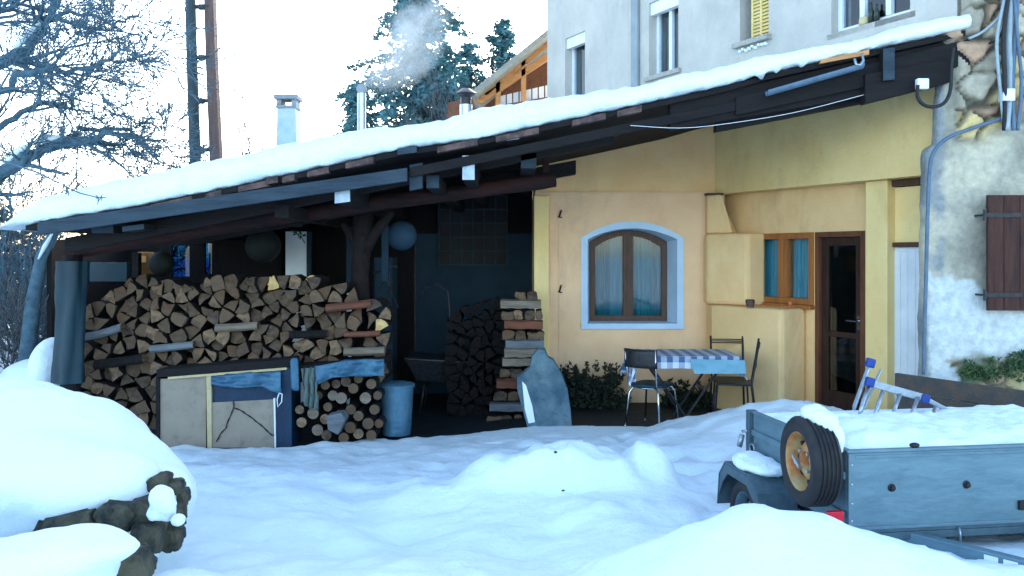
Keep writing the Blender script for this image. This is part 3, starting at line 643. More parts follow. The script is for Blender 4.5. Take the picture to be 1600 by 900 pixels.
g = MB(); g.prism([(x, Yf + .03, z) for x, z in [(i1[0][0], zi1)] + i1 + [(i1[-1][0], zi1)]][::-1], (0, .005, 0)); g.build('pane', 'glass', awo)
def curtain(xa, xb, z0, z1, Y, matn, parent, name='curtain', folds=9, fp=None):
    q = MB(); nn = 60
    for i in range(nn + 1):
        x = xa + (xb - xa) * i / nn; dy = .022 * math.sin(i / nn * folds * 2 * math.pi) + .01 * math.sin(i * 1.3)
        for z, amp in ((z0, 1.3), ((z0 + z1) / 2, 1), (z1, .6)):
            q.v.append(Vector((x, Y + dy * amp, z)) if fp is None else fp(x, z, Y + dy * amp))
    for i in range(nn):
        for k in range(2): q.f.append([i * 3 + k, (i + 1) * 3 + k, (i + 1) * 3 + k + 1, i * 3 + k + 1]); q.m.append(0)
    return q.build(name, matn, parent, smooth=True)
curtain(ai[0][0] + .02, cx - .22, zi, zt, Yf + .16, 'curtain', awo); curtain(cx - .24, cx - .06, zi, zt, Yf + .2, 'curtain2', awo, folds=3)
curtain(cx + .03, cx + .36, zi, zt, Yf + .14, 'curtain', awo, folds=6); curtain(cx + .34, ai[-1][0] - .02, zi, zt, Yf + .2, 'curtain2', awo, folds=3)
# small orange-wood window
s0, s1, z0, z1 = SW; fw = .07; dW = RC - .03
f = MB()
fbox(f, Fp, s0, s0 + fw, z0, z1, dW + .05, dW - .05); fbox(f, Fp, s1 - fw, s1, z0, z1, dW + .05, dW - .05); fbox(f, Fp, s0 + fw, s1 - fw, z0, z0 + fw, dW + .05, dW - .05); fbox(f, Fp, s0 + fw, s1 - fw, z1 - fw, z1, dW + .05, dW - .05)
mid = (s0 + s1) / 2; fbox(f, Fp, mid - .075, mid + .075, z0 + fw, z1 - fw, dW + .045, dW - .05); fbox(f, Fp, mid - .015, mid + .015, z0 + fw, z1 - fw, dW + .06, dW + .046)
fbox(f, Fp, s0 - .01, s1 + .03, z0 - .05, z0 - .002, dW + .1, dW - .05)
so_ = f.build('window', 'orangewin', ax, bevel=.005); so_['label'] = 'two-pane orange wooden window beside the door'
g = MB(); fbox(g, Fp, s0 + .05, s1 - .05, z0 + .05, z1 - .05, dW, dW - .006); g.build('pane', 'glass', so_)
curtain(s0 + .05, s1 - .05, z0, z1, dW - .1, 'curtain2', so_, folds=14, fp=Fp)
# door
s0, s1, z0, z1 = SD
f = MB(); fw = .06
fbox(f, Fp, s0, s0 + fw, z0, z1, RC + .01, RC - .1); fbox(f, Fp, s1 - fw, s1, z0, z1, RC + .01, RC - .1); fbox(f, Fp, s0 + fw, s1 - fw, z1 - fw, z1, RC + .01, RC - .1)
dr = f.build('door_frame', 'doorframe', ax, bevel=.004)
f = MB(); a, b, c, e = s0 + fw + .005, s1 - fw - .005, z0 + .01, z1 - fw - .005; dd = RC - .03; st = .09
fbox(f, Fp, a, a + st, c, e, dd, dd - .05); fbox(f, Fp, b - st, b, c, e, dd, dd - .05); fbox(f, Fp, a + st, b - st, c, c + .26, dd, dd - .05); fbox(f, Fp, a + st, b - st, e - st, e, dd, dd - .05)
fbox(f, Fp, a + st, b - st, 1.2, 1.26, dd - .005, dd - .045)
do = f.build('door', 'doorwood', ax, bevel=.005); do['label'] = 'dark glazed entrance door with a lever handle'
g = MB(); fbox(g, Fp, a + st - .01, b - st + .01, c + .25, e - st + .01, dd - .02, dd - .026); g.build('pane', 'dglass', do)
h = MB(); sh = a + .045; zh = Zf(1340, 502, RC); h.tube([Fp(sh, zh, dd), Fp(sh, zh, dd + .05), Fp(sh + .12, zh, dd + .055)], .011, 8); fbox(h, Fp, sh - .02, sh + .02, zh - .1, zh + .06, dd + .001, dd + .008); h.build('handle', 'chrome', do)
mb = MB(); fbox(mb, Fp, s0 - .1, s1 + .1, .05, z0 - .003, RC + .35, RC - .1); mb.build('doorstep', 'sill', ax, bevel=.01)
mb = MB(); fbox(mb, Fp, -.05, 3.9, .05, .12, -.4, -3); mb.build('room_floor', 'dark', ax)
# pot and cup on the ledge
q = P(1172, 470, 10.35); g = MB(); g.lathe([(.001, 0), (.04, 0), (.055, .06), (.05, .09), (.04, .085), (.001, .05)], (q.x, q.y, 1.503), 16)
prop(autosmooth(g.build('clay_pot', 'chips')), 'small dark pot on the plaster ledge left of the orange window', 'pot')
q = Fp(S(1236, RC + .12), 1.503, RC + .16); g = MB(); g.box((q.x, q.y, 1.515), (.17, .07, .022), rot=Matrix.Rotation(.4, 3, 'Z')); g.ell((q.x + .02, q.y, 1.55), (.022, .022, .025), u=10, v=8)
prop(g.build('clay_ornament', 'terracotta', bevel=.006), 'small orange clay ornament on the ledge below the orange window', 'ornament')

# ------------------------------------------------------------------ stone wall at the right
sw = thing('stone_wall', 'old stone wall with grey render patches at the right of the yard', 'wall', (5, 8.3, 0))
YS_ = 8.1; mb = MB(); cols = []; st = .025; zs = [i * st for i in range(int(6.6 / st) + 1)]; xs = [3.70 + i * st for i in range(int(3.6 / st) + 1)]
def xleft(z): return interp([(0, 3.73), (3.0, 3.77), (3.09, 3.80), (3.12, 3.87), (3.6, 3.90), (4.2, 3.92), (4.3, 4.13), (7, 4.15)], z) + .02 * fbm(z * 3, 0, 0, 3)
idx = {}
for j, z in enumerate(zs):
    xl_ = xleft(z)
    for i, x in enumerate(xs):
        xx = max(x, xl_)
        v = noise.voronoi(Vector((xx * 3.4 + .35 * fbm(xx * 2, z * 2, 1), z * 4.6 + .3 * fbm(xx * 2, z * 2, 7), 3.1)))
        dd, pp = v; edge = sstep(0, .16, dd[1] - dd[0])
        rub = sstep(-.12, .14, (z - 3.25 - .5 * (4.3 - xx) * (1 if xx < 4.3 else .3)) * .9 + .30 * fbm(xx * 1.6, z * 1.6, 4, 4) - (.55 if xx < 4.05 and z < 4.3 else 0))
        base_rub = sstep(.0, .15, (1.24 + .06 * fbm(xx * 5, z * 5, 2) - z) * (1 if xx > 4.05 + .2 * fbm(z * 4, 0, 0) else 0))
        rb = max(rub, base_rub * .8)
        hsh = (math.sin(pp[0].x * 12.9 + pp[0].y * 78.2) * 43758.5) % 1; h2 = (math.sin(pp[0].x * 3.9 + pp[0].y * 18.2) * 4758.5) % 1
        stone = Vector((.50, .38, .17)) * (.55 + .7 * hsh) if h2 > .35 else (Vector((.42, .27, .17)) * (.8 + .4 * hsh) if h2 > .15 else Vector((.38, .34, .25)) * (.8 + .5 * hsh))
        stone = Vector((.09, .08, .055)) * (1 - edge) + stone * edge
        n1 = fbm(xx * 2.2, z * 1.6, 9, 5); cement = Vector((.37, .35, .27)) * (1 + .5 * n1)
        if xx < 3.93: cement = Vector((.27, .29, .28)) * (1 + .2 * n1)
        if z < 3.2: cement = cement.lerp(Vector((.50, .45, .33)), sstep(-.1, .4, n1 + .1 * fbm(xx * 7, z * 7, 2)))
        # limewash patch low on the wall
        wp = sstep(-.02, .03, (1.96 - .30 * (xx - 3.9) - .2 * max(0, xx - 4.2) + .10 * fbm(xx * 4, z * 4, 3, 4) - z)) * sstep(3.77, 3.80, xx + .03 * fbm(xx * 6, z * 9, 6, 4)) * (1 - base_rub)
        wp *= sstep(.9, 1.0, z + .1 * fbm(xx * 6, z * 5, 11, 4) + (0 if xx > 4.1 else .4))
        c = cement.lerp(stone, rb); c = c.lerp(Vector((.54, .58, .56)), wp)
        moss = sstep(.1, .4, fbm(xx * 3, z * 3, 15, 4)) * base_rub; c = c.lerp(Vector((.07, .11, .06)), moss)
        dep = .02 + .075 * rb * edge ** .6 + .03 * rub * (hsh - .5) + .012 * fbm(xx * 6, z * 6, 0, 4) + .012 * wp - .01 * rb
        y = YS_ - dep
        if i == 0 or x < xl_: y = YS_ + (.10 if x < xl_ - st else .03) - dep * .5
        mb.v.append(Vector((xx, y, z))); cols.append((c.x, c.y, c.z, 1))
w2 = len(xs)
for j in range(len(zs) - 1):
    for i in range(w2 - 1): mb.f.append([j * w2 + i, j * w2 + i + 1, (j + 1) * w2 + i + 1, (j + 1) * w2 + i]); mb.m.append(0)
o = mb.build('wall_face', 'stonevc', sw, smooth=True)
ca = o.data.color_attributes.new('Col', 'FLOAT_COLOR', 'POINT')
for i, c in enumerate(cols): ca.data[i].color = c
mb = MB()
mb.span((3.80, YS_ + .012, 0), (7.3, YS_ + .10, 3.05)); mb.span((3.96, YS_ + .012, 3.052), (7.3, YS_ + .10, 4.25)); mb.span((4.22, YS_ + .012, 4.252), (7.3, YS_ + .5, 6.6)); mb.span((4.22, YS_ + .102, 0), (7.3, YS_ + .5, 4.25)); mb.build('wall_core', 'grey', sw)
# maroon shutter with hinges
q0, q1 = P(1541, 305, 7.98), P(1541, 485, 7.98); XS0 = q0.x
mb = MB()
for k in range(5): mb.span((XS0 + k * .145, 7.95, q1.z), (XS0 + k * .145 + .141, 7.985, q0.z))
mb.span((XS0 + .01, 7.985, q1.z + .1), (XS0 + .7, 7.999, q1.z + .18)); mb.span((XS0 + .01, 7.985, q0.z - .18), (XS0 + .7, 7.999, q0.z - .1))
sh = mb.build('shutter', 'shutter', sw, bevel=.004)
for zz in (q1.z + .14, q0.z - .18):
    mb = MB(); mb.span((XS0 - .02, 7.94, zz - .02), (XS0 + .3, 7.949, zz + .02)); mb.tube([(XS0 - .03, 7.945, zz - .05), (XS0 - .03, 7.945, zz + .05)], .016, 8); mb.tube([(XS0 - .03, 7.945, zz), (XS0 - .05, 8.1, zz)], .01, 6); mb.build('hinge', 'blackmetal', sh)

def cable(name, pts, r, m, label, cat='cable', group=None, parent=None):
    # Catmull-Rom through the points
    P_ = [Vector(p) for p in pts]; P_ = [P_[0]] + P_ + [P_[-1]]; out = []
    for i in range(1, len(P_) - 2):
        for k in range(8):
            t = k / 8; a, b, c, d = P_[i - 1], P_[i], P_[i + 1], P_[i + 2]
            out.append(.5 * ((2 * b) + (c - a) * t + (2 * a - 5 * b + 4 * c - d) * t * t + (3 * b - a - 3 * c + d) * t ** 3))
    out.append(P_[-2]); q = MB(); q.tube(out, r, 8); o = q.build(name, m, parent, smooth=True)
    return prop(o, label, cat, group) if not parent else o
cable('wall_cable', [P(1568, 184, 7.98), P(1520, 200, 7.98), P(1480, 216, 7.98), P(1458, 240, 7.98), P(1452, 275, 7.98), P(1449, 350, 7.98), P(1447, 430, 7.98), P(1445, 500, 7.98), P(1443, 585, 7.98)], .017, 'pipe', 'grey-blue cable curving down the rendered wall left of the shutter')
for k, (xs_, rad, mm, lab) in enumerate(((( 1580, 1576, 1578, 1572), .03, 'palepipe', 'thick pale conduit in the middle of the cable bundle on the rubble wall'),
     ((1590, 1586, 1582, 1584), .02, 'pipe', 'dark cable at the right of the bundle on the rubble wall'),
     ((1572, 1558, 1562, 1570), .016, 'palepipe', 'thin pale cable bulging at the left of the bundle'),
     ((1584, 1590, 1596, 1590), .016, 'pipe', 'thin cable swinging out to the right edge of the bundle'),
     ((1576, 1568, 1570, 1569), .02, 'black', 'black cable ending lowest in the bundle'))):
    cable('wall_cable', [P(xs_[0], -10, 7.93 - .01 * k), P(xs_[1], 60, 7.93 - .012 * k), P(xs_[2], 130, 7.93 - .012 * k), P(xs_[3], 204, 7.96)], rad, mm, lab, group='cables bundled on the rubble wall')
cable('wall_cable', [P(1514, 60, 7.98), P(1535, 50, 8.0), P(1560, 28, 7.95), P(1574, 8, 7.93)], .012, 'palepipe', 'pale cable running from the roof end up to the bundle')
cable('wall_cable', [P(1545, 68, 8.0), P(1562, 58, 7.94), P(1572, 25, 7.93)], .010, 'black', 'thin black cable drooping beside the rubble joints')
mb = MB(); mb.span(P(1568, 138, 7.88), P(1578, 160, 7.97)); prop(mb.build('junction_box', 'white', bevel=.008), 'small white junction box on the cable bundle', 'box')
mb = MB(); a = P(1434, 122, 7.93); mb.span(a, a + Vector((.105, .06, -.095))); prop(mb.build('junction_box', 'label', bevel=.01), 'small pale square box fixed to the dark beam near the roof end', 'box')
cable('hanging_cable', [P(1434, 133, 7.93), P(1434, 152, 7.93), P(1444, 164, 7.93), P(1460, 167, 7.93), P(1476, 160, 7.93), P(1485, 140, 7.93), P(1487, 100, 7.93), P(1490, 75, 7.95)], .016, 'black', 'black cable looping below the pale box at the roof end')
cable('clothes_line', [P(985, 196, 8.0), P(1060, 200, 8.0), P(1130, 194, 8.0), P(1240, 176, 8.0), P(1350, 148, 8.02)], .0025, 'label', 'thin white line strung below the roof beam', 'line')
# ivy low on the wall
def leaves(mb, c, r, n, size, rnd, m=0, flat=0):
    c = Vector(c)
    for _ in range(n):
        while True:
            q = Vector((rnd.uniform(-1, 1), rnd.uniform(-1, 1), rnd.uniform(-1, 1)))
            if q.length < 1: break
        p = c + Vector((q.x * r[0], q.y * r[1], q.z * r[2])); a = Vector((rnd.gauss(0, 1), rnd.gauss(0, 1), rnd.gauss(0, 1))).normalized()
        b = a.cross(Vector((rnd.gauss(0, 1), rnd.gauss(0, 1), rnd.gauss(0, 1)))).normalized(); s = size * rnd.uniform(.6, 1.4)
        mb.add([p - a * s, p + b * s * .45, p + a * s, p - b * s * .45], [(0, 1, 2, 3)], m)
rr = random.Random(21); mb = MB()
for k in range(46):
    px = 1505 + 150 * rr.random() ** .8; py = rr.uniform(566, 596) - (px - 1500) * .22 * rr.random(); leaves(mb, P(px, py, 7.99), (.07, .035, .045), 40, .02, rr)
prop(mb.build('ivy', 'ivy'), 'dark green ivy clinging to the stone wall below the maroon shutter', 'ivy')

# ------------------------------------------------------------------ chimneys
def lath(t, prof, c, m, name, n=28): q = MB(); q.lathe(prof, c, n); return autosmooth(q.build(name, m, t))
b = P(452, 215, 12.0); t = thing('chimney', 'square pale rendered chimney with a slab cap left of the steel flue', 'chimney', (b.x, 12, 2.5))
mb = MB(); mb.hexa([(b.x - .15, 11.85, 2.5), (b.x + .15, 11.85, 2.5), (b.x + .15, 12.15, 2.5), (b.x - .15, 12.15, 2.5), (b.x - .135, 11.865, 4.08), (b.x + .115, 11.865, 4.08), (b.x + .115, 12.135, 4.08), (b.x - .135, 12.135, 4.08)]); mb.build('stack', 'chimney', t, bevel=.01)
mb = MB(); mb.span((b.x - .15, 11.85, 4.08), (b.x + .13, 12.15, 4.12))
for dx in (-.11, .09): mb.span((b.x + dx - .03, 11.87, 4.12), (b.x + dx + .03, 12.13, 4.2))
mb.span((b.x - .17, 11.83, 4.2), (b.x + .15, 12.17, 4.26)); mb.build('cap', 'greydk', t, bevel=.008)
b = P(565, 200, 12.0); t = thing('flue_pipe', 'slim stainless steel flue with a smoking dark cowl', 'chimney', (b.x, 12, 2.6))
lath(t, [(.001, 2.6), (.058, 2.6), (.058, 4.3), (.001, 4.3)], (b.x, 12, 0), 'steel', 'pipe'); lath(t, [(.001, 4.3), (.05, 4.3), (.075, 4.36), (.06, 4.40), (.05, 4.42), (.001, 4.43)], (b.x, 12, 0), 'greydk', 'cowl')
b2 = P(728, 165, 12.2); t = thing('flue_pipe', 'short wide steel flue with a flat black hat cowl', 'chimney', (b2.x, 12.2, 3))
lath(t, [(.001, 3.0), (.085, 3.0), (.085, 4.18), (.001, 4.18)], (b2.x, 12.2, 0), 'steel', 'pipe'); lath(t, [(.001, 4.18), (.07, 4.18), (.075, 4.28), (.155, 4.33), (.06, 4.40), (.001, 4.41)], (b2.x, 12.2, 0), 'blackmetal', 'cowl')

# ------------------------------------------------------------------ timber chalet behind
ch = thing('timber_chalet', 'balcony of an orange timber house peeping out behind the grey house', 'house', (0, 17.5, 2))
Yc = 17.5
def cquad(name, pts, dep, m, bev=.01):
    q = MB(); a = [P(x, y, Yc) for x, y in pts]; q.prism(a[::-1], (0, dep, 0)); return q.build(name, m, ch, bevel=bev)
q = MB(); a = [P(x, y, Yc - .5) for x, y in ((736, 143), (860, 42), (900, 20), (900, 29), (860, 52), (744, 148))]; q.prism(a[::-1], (0, 4, 0)); q.build('roof', 'rooftile', ch)
cquad('barge_board', ((752, 143), (862, 53), (862, 68), (760, 150)), .08, 'orangewood')
o = cquad('rafter', ((740, 156), (862, 78), (862, 90), (752, 162)), .12, 'orangewood')
for xx in (778, 818): cquad('post', ((xx - 4, 118 - (xx - 778) * .65), (xx + 4, 112 - (xx - 778) * .65), (xx + 4, 190), (xx - 4, 190)), .12, 'orangewood')
q = MB(); a = [P(x, y, Yc + 1.3) for x, y in ((700, 210), (700, 160), (760, 150), (900, 50), (900, 210))]; q.prism(a[::-1], (0, 2.5, 0)); q.build('wall', 'brownwall', ch)
q = MB()
for k in range(9): xx = 782 + k * 10; q.prism([P(x, y, Yc + .2) for x, y in ((xx, 150 - k * 2.3), (xx + 8, 148 - k * 2.3), (xx + 8, 200), (xx, 200))][::-1], (0, .03, 0))
q.build('railing', 'label', ch)
cquad('floor_beam', ((735, 172), (862, 150), (862, 166), (735, 186)), .2, 'brownwall')

# ------------------------------------------------------------------ twin pole
t = thing('twin_pole', 'tall pair of dark and rusty posts joined by short rungs', 'pole', (P(315, 0, 14).x, 14, 0))
mb = MB(); mb.tube([P(305, 250, 14) - Vector((0, 0, 2.5)), P(305, 245, 14), P(300, 100, 14), P(296, -60, 14)], [.09, .09, .085, .08], 12); mb.build('post', 'pole', t, smooth=True)
mb = MB(); a = [P(327, 480, 14), P(343, 480, 14), P(343, 240, 14), P(336, 90, 14), P(331, -60, 14), P(317, -60, 14), P(321, 90, 14), P(327, 240, 14)]; mb.prism(a, (0, .16, 0)); mb.build('post', 'rustpole', t)
for yy in (11, 90, 158, 235):
    mb = MB(); mb.tube([P(300, yy, 14.03), P(328, yy - 1, 14.03)], .035, 8); mb.tube([P(311, yy, 14.0), P(319, yy, 14.0)], .05, 8); mb.build('rung', 'pole', t, smooth=True)

# ------------------------------------------------------------------ bare trees
def grow(mb, p, d, L, r, lev, rnd, spread=.75, up=.03, nch=4, minr=.0048):
    seg = 4 if lev > 1 else 3; pts = [p]; rs = [r]; dd = d.normalized()
    for i in range(seg):
        dd = (dd + Vector((rnd.gauss(0, .16), rnd.gauss(0, .16), rnd.gauss(0, .16) + up))).normalized()
        pts.append(pts[-1] + dd * L / seg); rs.append(max(minr, r * (1 - .6 * (i + 1) / seg)))
    mb.tube(pts, rs, 6 if r > .03 else (4 if r > .01 else 3), caps=False)
    if lev <= 0: return
    for k in range(nch):
        i = rnd.randint(1, seg); base = pts[i] if i < seg else pts[seg]
        dirn = (pts[i] - pts[i - 1]).normalized(); side = dirn.cross(Vector((rnd.gauss(0, 1), rnd.gauss(0, 1), rnd.gauss(0, 1)))).normalized()
        nd = (dirn + side * rnd.uniform(.5, 1.1) * spread * 1.2).normalized()
        grow(mb, base, nd, L * rnd.uniform(.55, .8), max(minr, rs[i] * .65), lev - 1, rnd, spread, up, nch, minr)
    grow(mb, pts[-1], dd, L * .7, rs[-1], lev - 1, rnd, spread, up, nch, minr)
def limb(mb, pxs, Y, r0, r1, rnd, sub=7, L=.8, lev=3, dy=0, out=(0, 0, 0)):
    pts = [P(x, y, Y + dy * i) for i, (x, y) in enumerate(pxs)]
    fine = []
    for i in range(len(pts) - 1):
        for k in range(4): fine.append(pts[i].lerp(pts[i + 1], k / 4) + Vector((rnd.gauss(0, .015), rnd.gauss(0, .05), rnd.gauss(0, .015))))
    fine.append(pts[-1]); rs = [r0 + (r1 - r0) * i / (len(fine) - 1) for i in range(len(fine))]
    mb.tube(fine, rs, 8)
    for k in range(sub):
        i = rnd.randint(1, len(fine) - 1); dirn = (fine[i] - fine[i - 1]).normalized()
        side = dirn.cross(Vector((rnd.gauss(0, .4), rnd.gauss(0, 1), rnd.gauss(0, .4)))).normalized()
        grow(mb, fine[i], (dirn * .8 + side * rnd.choice((-1, 1)) * rnd.uniform(.4, .9) + Vector(out)).normalized(), L * rnd.uniform(.6, 1.1), max(.006, rs[i] * .55), lev, rnd, .75, .03, 3)
rr = random.Random(5)
YT = 9.6
tr = thing('bare_tree', 'large leafless tree at the left edge spreading branches over the roof end', 'tree', (P(-130, 0, YT).x, YT, 0))
mb = MB(); base = P(-130, 0, YT); mb.tube([(base.x, YT, -.1), (base.x + .05, YT, 1.2), (base.x, YT + .1, 2.6), (base.x - .1, YT, 4.5), (base.x, YT, 6)], [.26, .22, .19, .14, .08], 12); mb.build('trunk', 'branch', tr, smooth=True)
mb = MB()
limb(mb, [(-125, 330), (-40, 300), (0, 275), (50, 236), (110, 222), (170, 212), (215, 214)], YT, .10, .02, rr, 14, .45, 3)
limb(mb, [(-125, 190), (-50, 130), (0, 98), (40, 78), (68, 35), (90, 0), (110, -30)], YT, .09, .03, rr, 12, .8, 3)
limb(mb, [(-125, 240), (-40, 170), (20, 125), (70, 108), (120, 112), (170, 90), (205, 80)], YT - .5, .05, .012, rr, 12, .45, 3)
limb(mb, [(-125, 290), (-40, 220), (10, 190), (60, 160), (110, 165), (135, 120), (160, 95)], YT + .4, .05, .012, rr, 12, .7, 3)
limb(mb, [(68, 35), (120, 20), (170, 33), (200, 32), (225, 15)], YT, .025, .008, rr, 7, .4, 2)
limb(mb, [(-125, 100), (-40, 60), (0, 30), (30, -10)], YT, .05, .03, rr, 9, .8, 3)
limb(mb, [(60, 236), (130, 200), (200, 205), (240, 222), (262, 218)], YT + .2, .03, .008, rr, 12, .30, 3)
mb.build('branch', 'branch', tr)
for (xa, ya, xb, yb, dz) in ((4, 268, 52, 230, .03), (-60, 300, 0, 270, .04), (50, 232, 100, 220, .02), (20, 88, 66, 40, .02)):
    mb = MB(); a, b_ = P(xa, ya, YT), P(xb, yb, YT); mb.tube([a + Vector((0, 0, dz + .03)), a.lerp(b_, .5) + Vector((0, 0, dz + .05)), b_ + Vector((0, 0, dz + .02))], [.02, .05, .015], 8); mb.build('snow_ridge', 'snow', tr, smooth=True)
# twig over the roof snow
mb = MB(); mb.tube([P(100, 290, 7.8), P(125, 302, 7.8), P(150, 308, 7.8), P(166, 309, 7.85)], [.006, .006, .005, .004], 5)
for k in range(7): a = P(153 + rr.uniform(-4, 8), 308, 7.8); mb.tube([a, a + Vector((rr.uniform(-.05, .05), rr.uniform(-.03, .03), rr.uniform(-.07, .05)))], [.005, .003], 4)
for k in range(5): a = P(105, 292, 7.8); mb.tube([a, a + Vector((rr.uniform(-.03, .03), 0, rr.uniform(-.09, .02)))], [.006, .004], 4)
mb.tube([P(100, 290, 7.8), P(60, 270, 8.3), P(0, 250, 9.2), P(-60, 260, 9.6)], [.006, .01, .014, .02], 5)
mb.build('twig', 'branch', tr)
# smaller trees behind the fence line at left
spec = [(-40, 12.5, 3.6, 'slender bare tree leaning left of the blue-wrapped post', 11), (30, 13.5, 3.3, 'bare tree with snow dusted twigs standing behind the left edge', 12), (75, 12.2, 2.2, 'low bare bush just left of the roof end', 13), (10, 11.0, 1.6, 'tangled brown bush above the snow mound', 14), (100, 14.5, 3.0, 'bare sapling rising behind the roof end', 15), (160, 17, 3.6, 'bare tree seen above the left part of the roof', 16)]
for (px, Y, H, lab, sd_) in spec:
    rr = random.Random(sd_); b = P(px, 0, Y); t = thing('bare_tree' if H > 2.5 else 'bare_bush', lab, 'tree' if H > 2.5 else 'bush', (b.x, Y, .3))
    mb = MB()
    for k in range(3 if H > 2.5 else 8):
        grow(mb, Vector((b.x + rr.uniform(-.2, .2), Y + rr.uniform(-.2, .2), .3)), Vector((rr.gauss(0, .45), rr.gauss(0, .3), 1)), H * .42, .045 if H > 2.5 else .02, 4 if H > 2.5 else 3, rr, .7, .08, 3)
    mb.build('branch', 'branch2' if sd_ % 2 == 0 else 'branch', t)
    mb = MB(); mb.tube([(b.x, Y, 0), (b.x + .03, Y, .3), (b.x, Y, H * .35)], [.08, .06, .04], 8); mb.build('trunk', 'branch', t, smooth=True)
# leaning snowy trunk
b = P(55, 560, 10.6); t = thing('leaning_tree', 'leaning dark trunk with a strip of snow left of the blue post', 'tree', (b.x, 10.6, 0))
mb = MB(); mb.tube([P(38, 600, 10.6), P(52, 470, 10.6), P(66, 400, 10.6), P(84, 365, 10.6), P(104, 330, 10.7)], [.10, .085, .07, .06, .05], 10); mb.build('trunk', 'branch', t, smooth=True)
mb = MB(); mb.tube([P(60, 405, 10.52), P(70, 385, 10.52), P(82, 364, 10.52)], [.012, .028, .012], 8); mb.build('snow_strip', 'snow', t, smooth=True)
# dark evergreen mass behind
rr = random.Random(31); mb = MB()
for k in range(170):
    X = rr.uniform(-15, -6.4); Y = rr.uniform(13.0, 17.5); z = rr.uniform(.1, 2.7 - .1 * abs(X + 9)) ; leaves(mb, (X, Y, z), (.5, .5, .38), 170, .06, rr)
prop(mb.build('hedge', 'thicket'), kind='stuff')
# conifers
def conifer(px, Y, ztop, zbase, width, label, seed, dens=1.0, cx=0, droop=.25, part='foliage'):
    rnd = random.Random(seed); b = P(px, 0, Y); t = thing('conifer', label, 'tree', (b.x, Y, 0), group='conifers behind the roof')
    tm = MB(); tm.tube([(b.x, Y, 0), (b.x + .05, Y, ztop * .5), (b.x, Y, ztop)], [.2, .13, .015], 8); tm.build('trunk', 'branch2', t, smooth=True)
    f = MB(); z = zbase
    while z < ztop - .1:
        k = (ztop - z) / (ztop - zbase); rad = width * (k ** .75) * rnd.uniform(.6, 1.2)
        for q in range(rnd.randint(4, 6)):
            an = rnd.uniform(0, 2 * math.pi); L = rad * rnd.uniform(.5, 1.1); n_ = max(3, int(L / .16))
            d = Vector((math.cos(an), math.sin(an), 0)); p0 = Vector((b.x, Y, z)); up = rnd.uniform(.05, .3)
            pts = [p0 + d * L * i / n_ + Vector((0, 0, L * (up * (i / n_) - droop * (i / n_) ** 2 * 1.6))) for i in range(n_ + 1)]
            f.tube(pts, [.02 * (1 - i / (n_ + 1)) + .004 for i in range(n_ + 1)], 3, caps=False)
            for i in range(1, n_ + 1):
                for w_ in range(int(12 * dens)):
                    a = pts[i] + Vector((rnd.gauss(0, .09), rnd.gauss(0, .09), rnd.gauss(0, .06))); e = (d * rnd.uniform(.2, 1) + Vector((rnd.gauss(0, .6), rnd.gauss(0, .6), rnd.gauss(-.25, .35)))).normalized()
                    s = rnd.uniform(.10, .22); sd2 = e.cross(Vector((rnd.gauss(0, 1), rnd.gauss(0, 1), rnd.gauss(0, 1)))).normalized() * s * .26
                    f.add([a - sd2, a + sd2, a + e * s], [(0, 1, 2)])
        z += .13 + .08 * rnd.random()
    f.build('crown', 'needles', t)
conifer(648, 24, 11.0, 1.5, 3.3, 'tallest blue-green conifer behind the smoking flue', 41, 1.5)
conifer(560, 26, 7.3, 1.0, 1.7, 'small dense conifer directly behind the slim steel flue', 42, 1.2)
conifer(785, 30, 10.1, 2, 2.4, 'conifer standing just left of the timber chalet roof', 43, 1.3, droop=.1)
conifer(735, 30, 9.5, 2, 2.6, 'thin conifer between the tallest one and the chalet', 44, 1.1)
conifer(695, 27, 8.6, 2, 3.0, 'conifer half hidden right behind the tallest one', 45, .9)
for (px, Y, H, lab, sd_) in ((722, 22, 6.6, 'leafless tree in front of the conifers by the wide flue', 51), (655, 21, 5.2, 'pale bare branches in front of the tallest conifer', 52), (385, 19, 5.4, 'bare twiggy treetop beside the square chimney', 53), (490, 20, 4.2, 'low bare twigs above the roof between chimney and flue', 54)):
    rr = random.Random(sd_); b = P(px, 0, Y); t = thing('bare_tree', lab, 'tree', (b.x, Y, 0)); mb = MB()
    mb.tube([(b.x, Y, 0), (b.x, Y, H * .5), (b.x, Y, H * .8)], [.1, .06, .03], 6); mb.build('trunk', 'branch2', t, smooth=True); mb = MB()
    for k in range(7): grow(mb, Vector((b.x, Y, H * (.45 + .05 * k))), Vector((rr.gauss(0, .8), rr.gauss(0, .4), .6)), H * .16, .025, 3, rr, .7, .06, 3, .006)
    mb.build('branch', 'branch2', t)
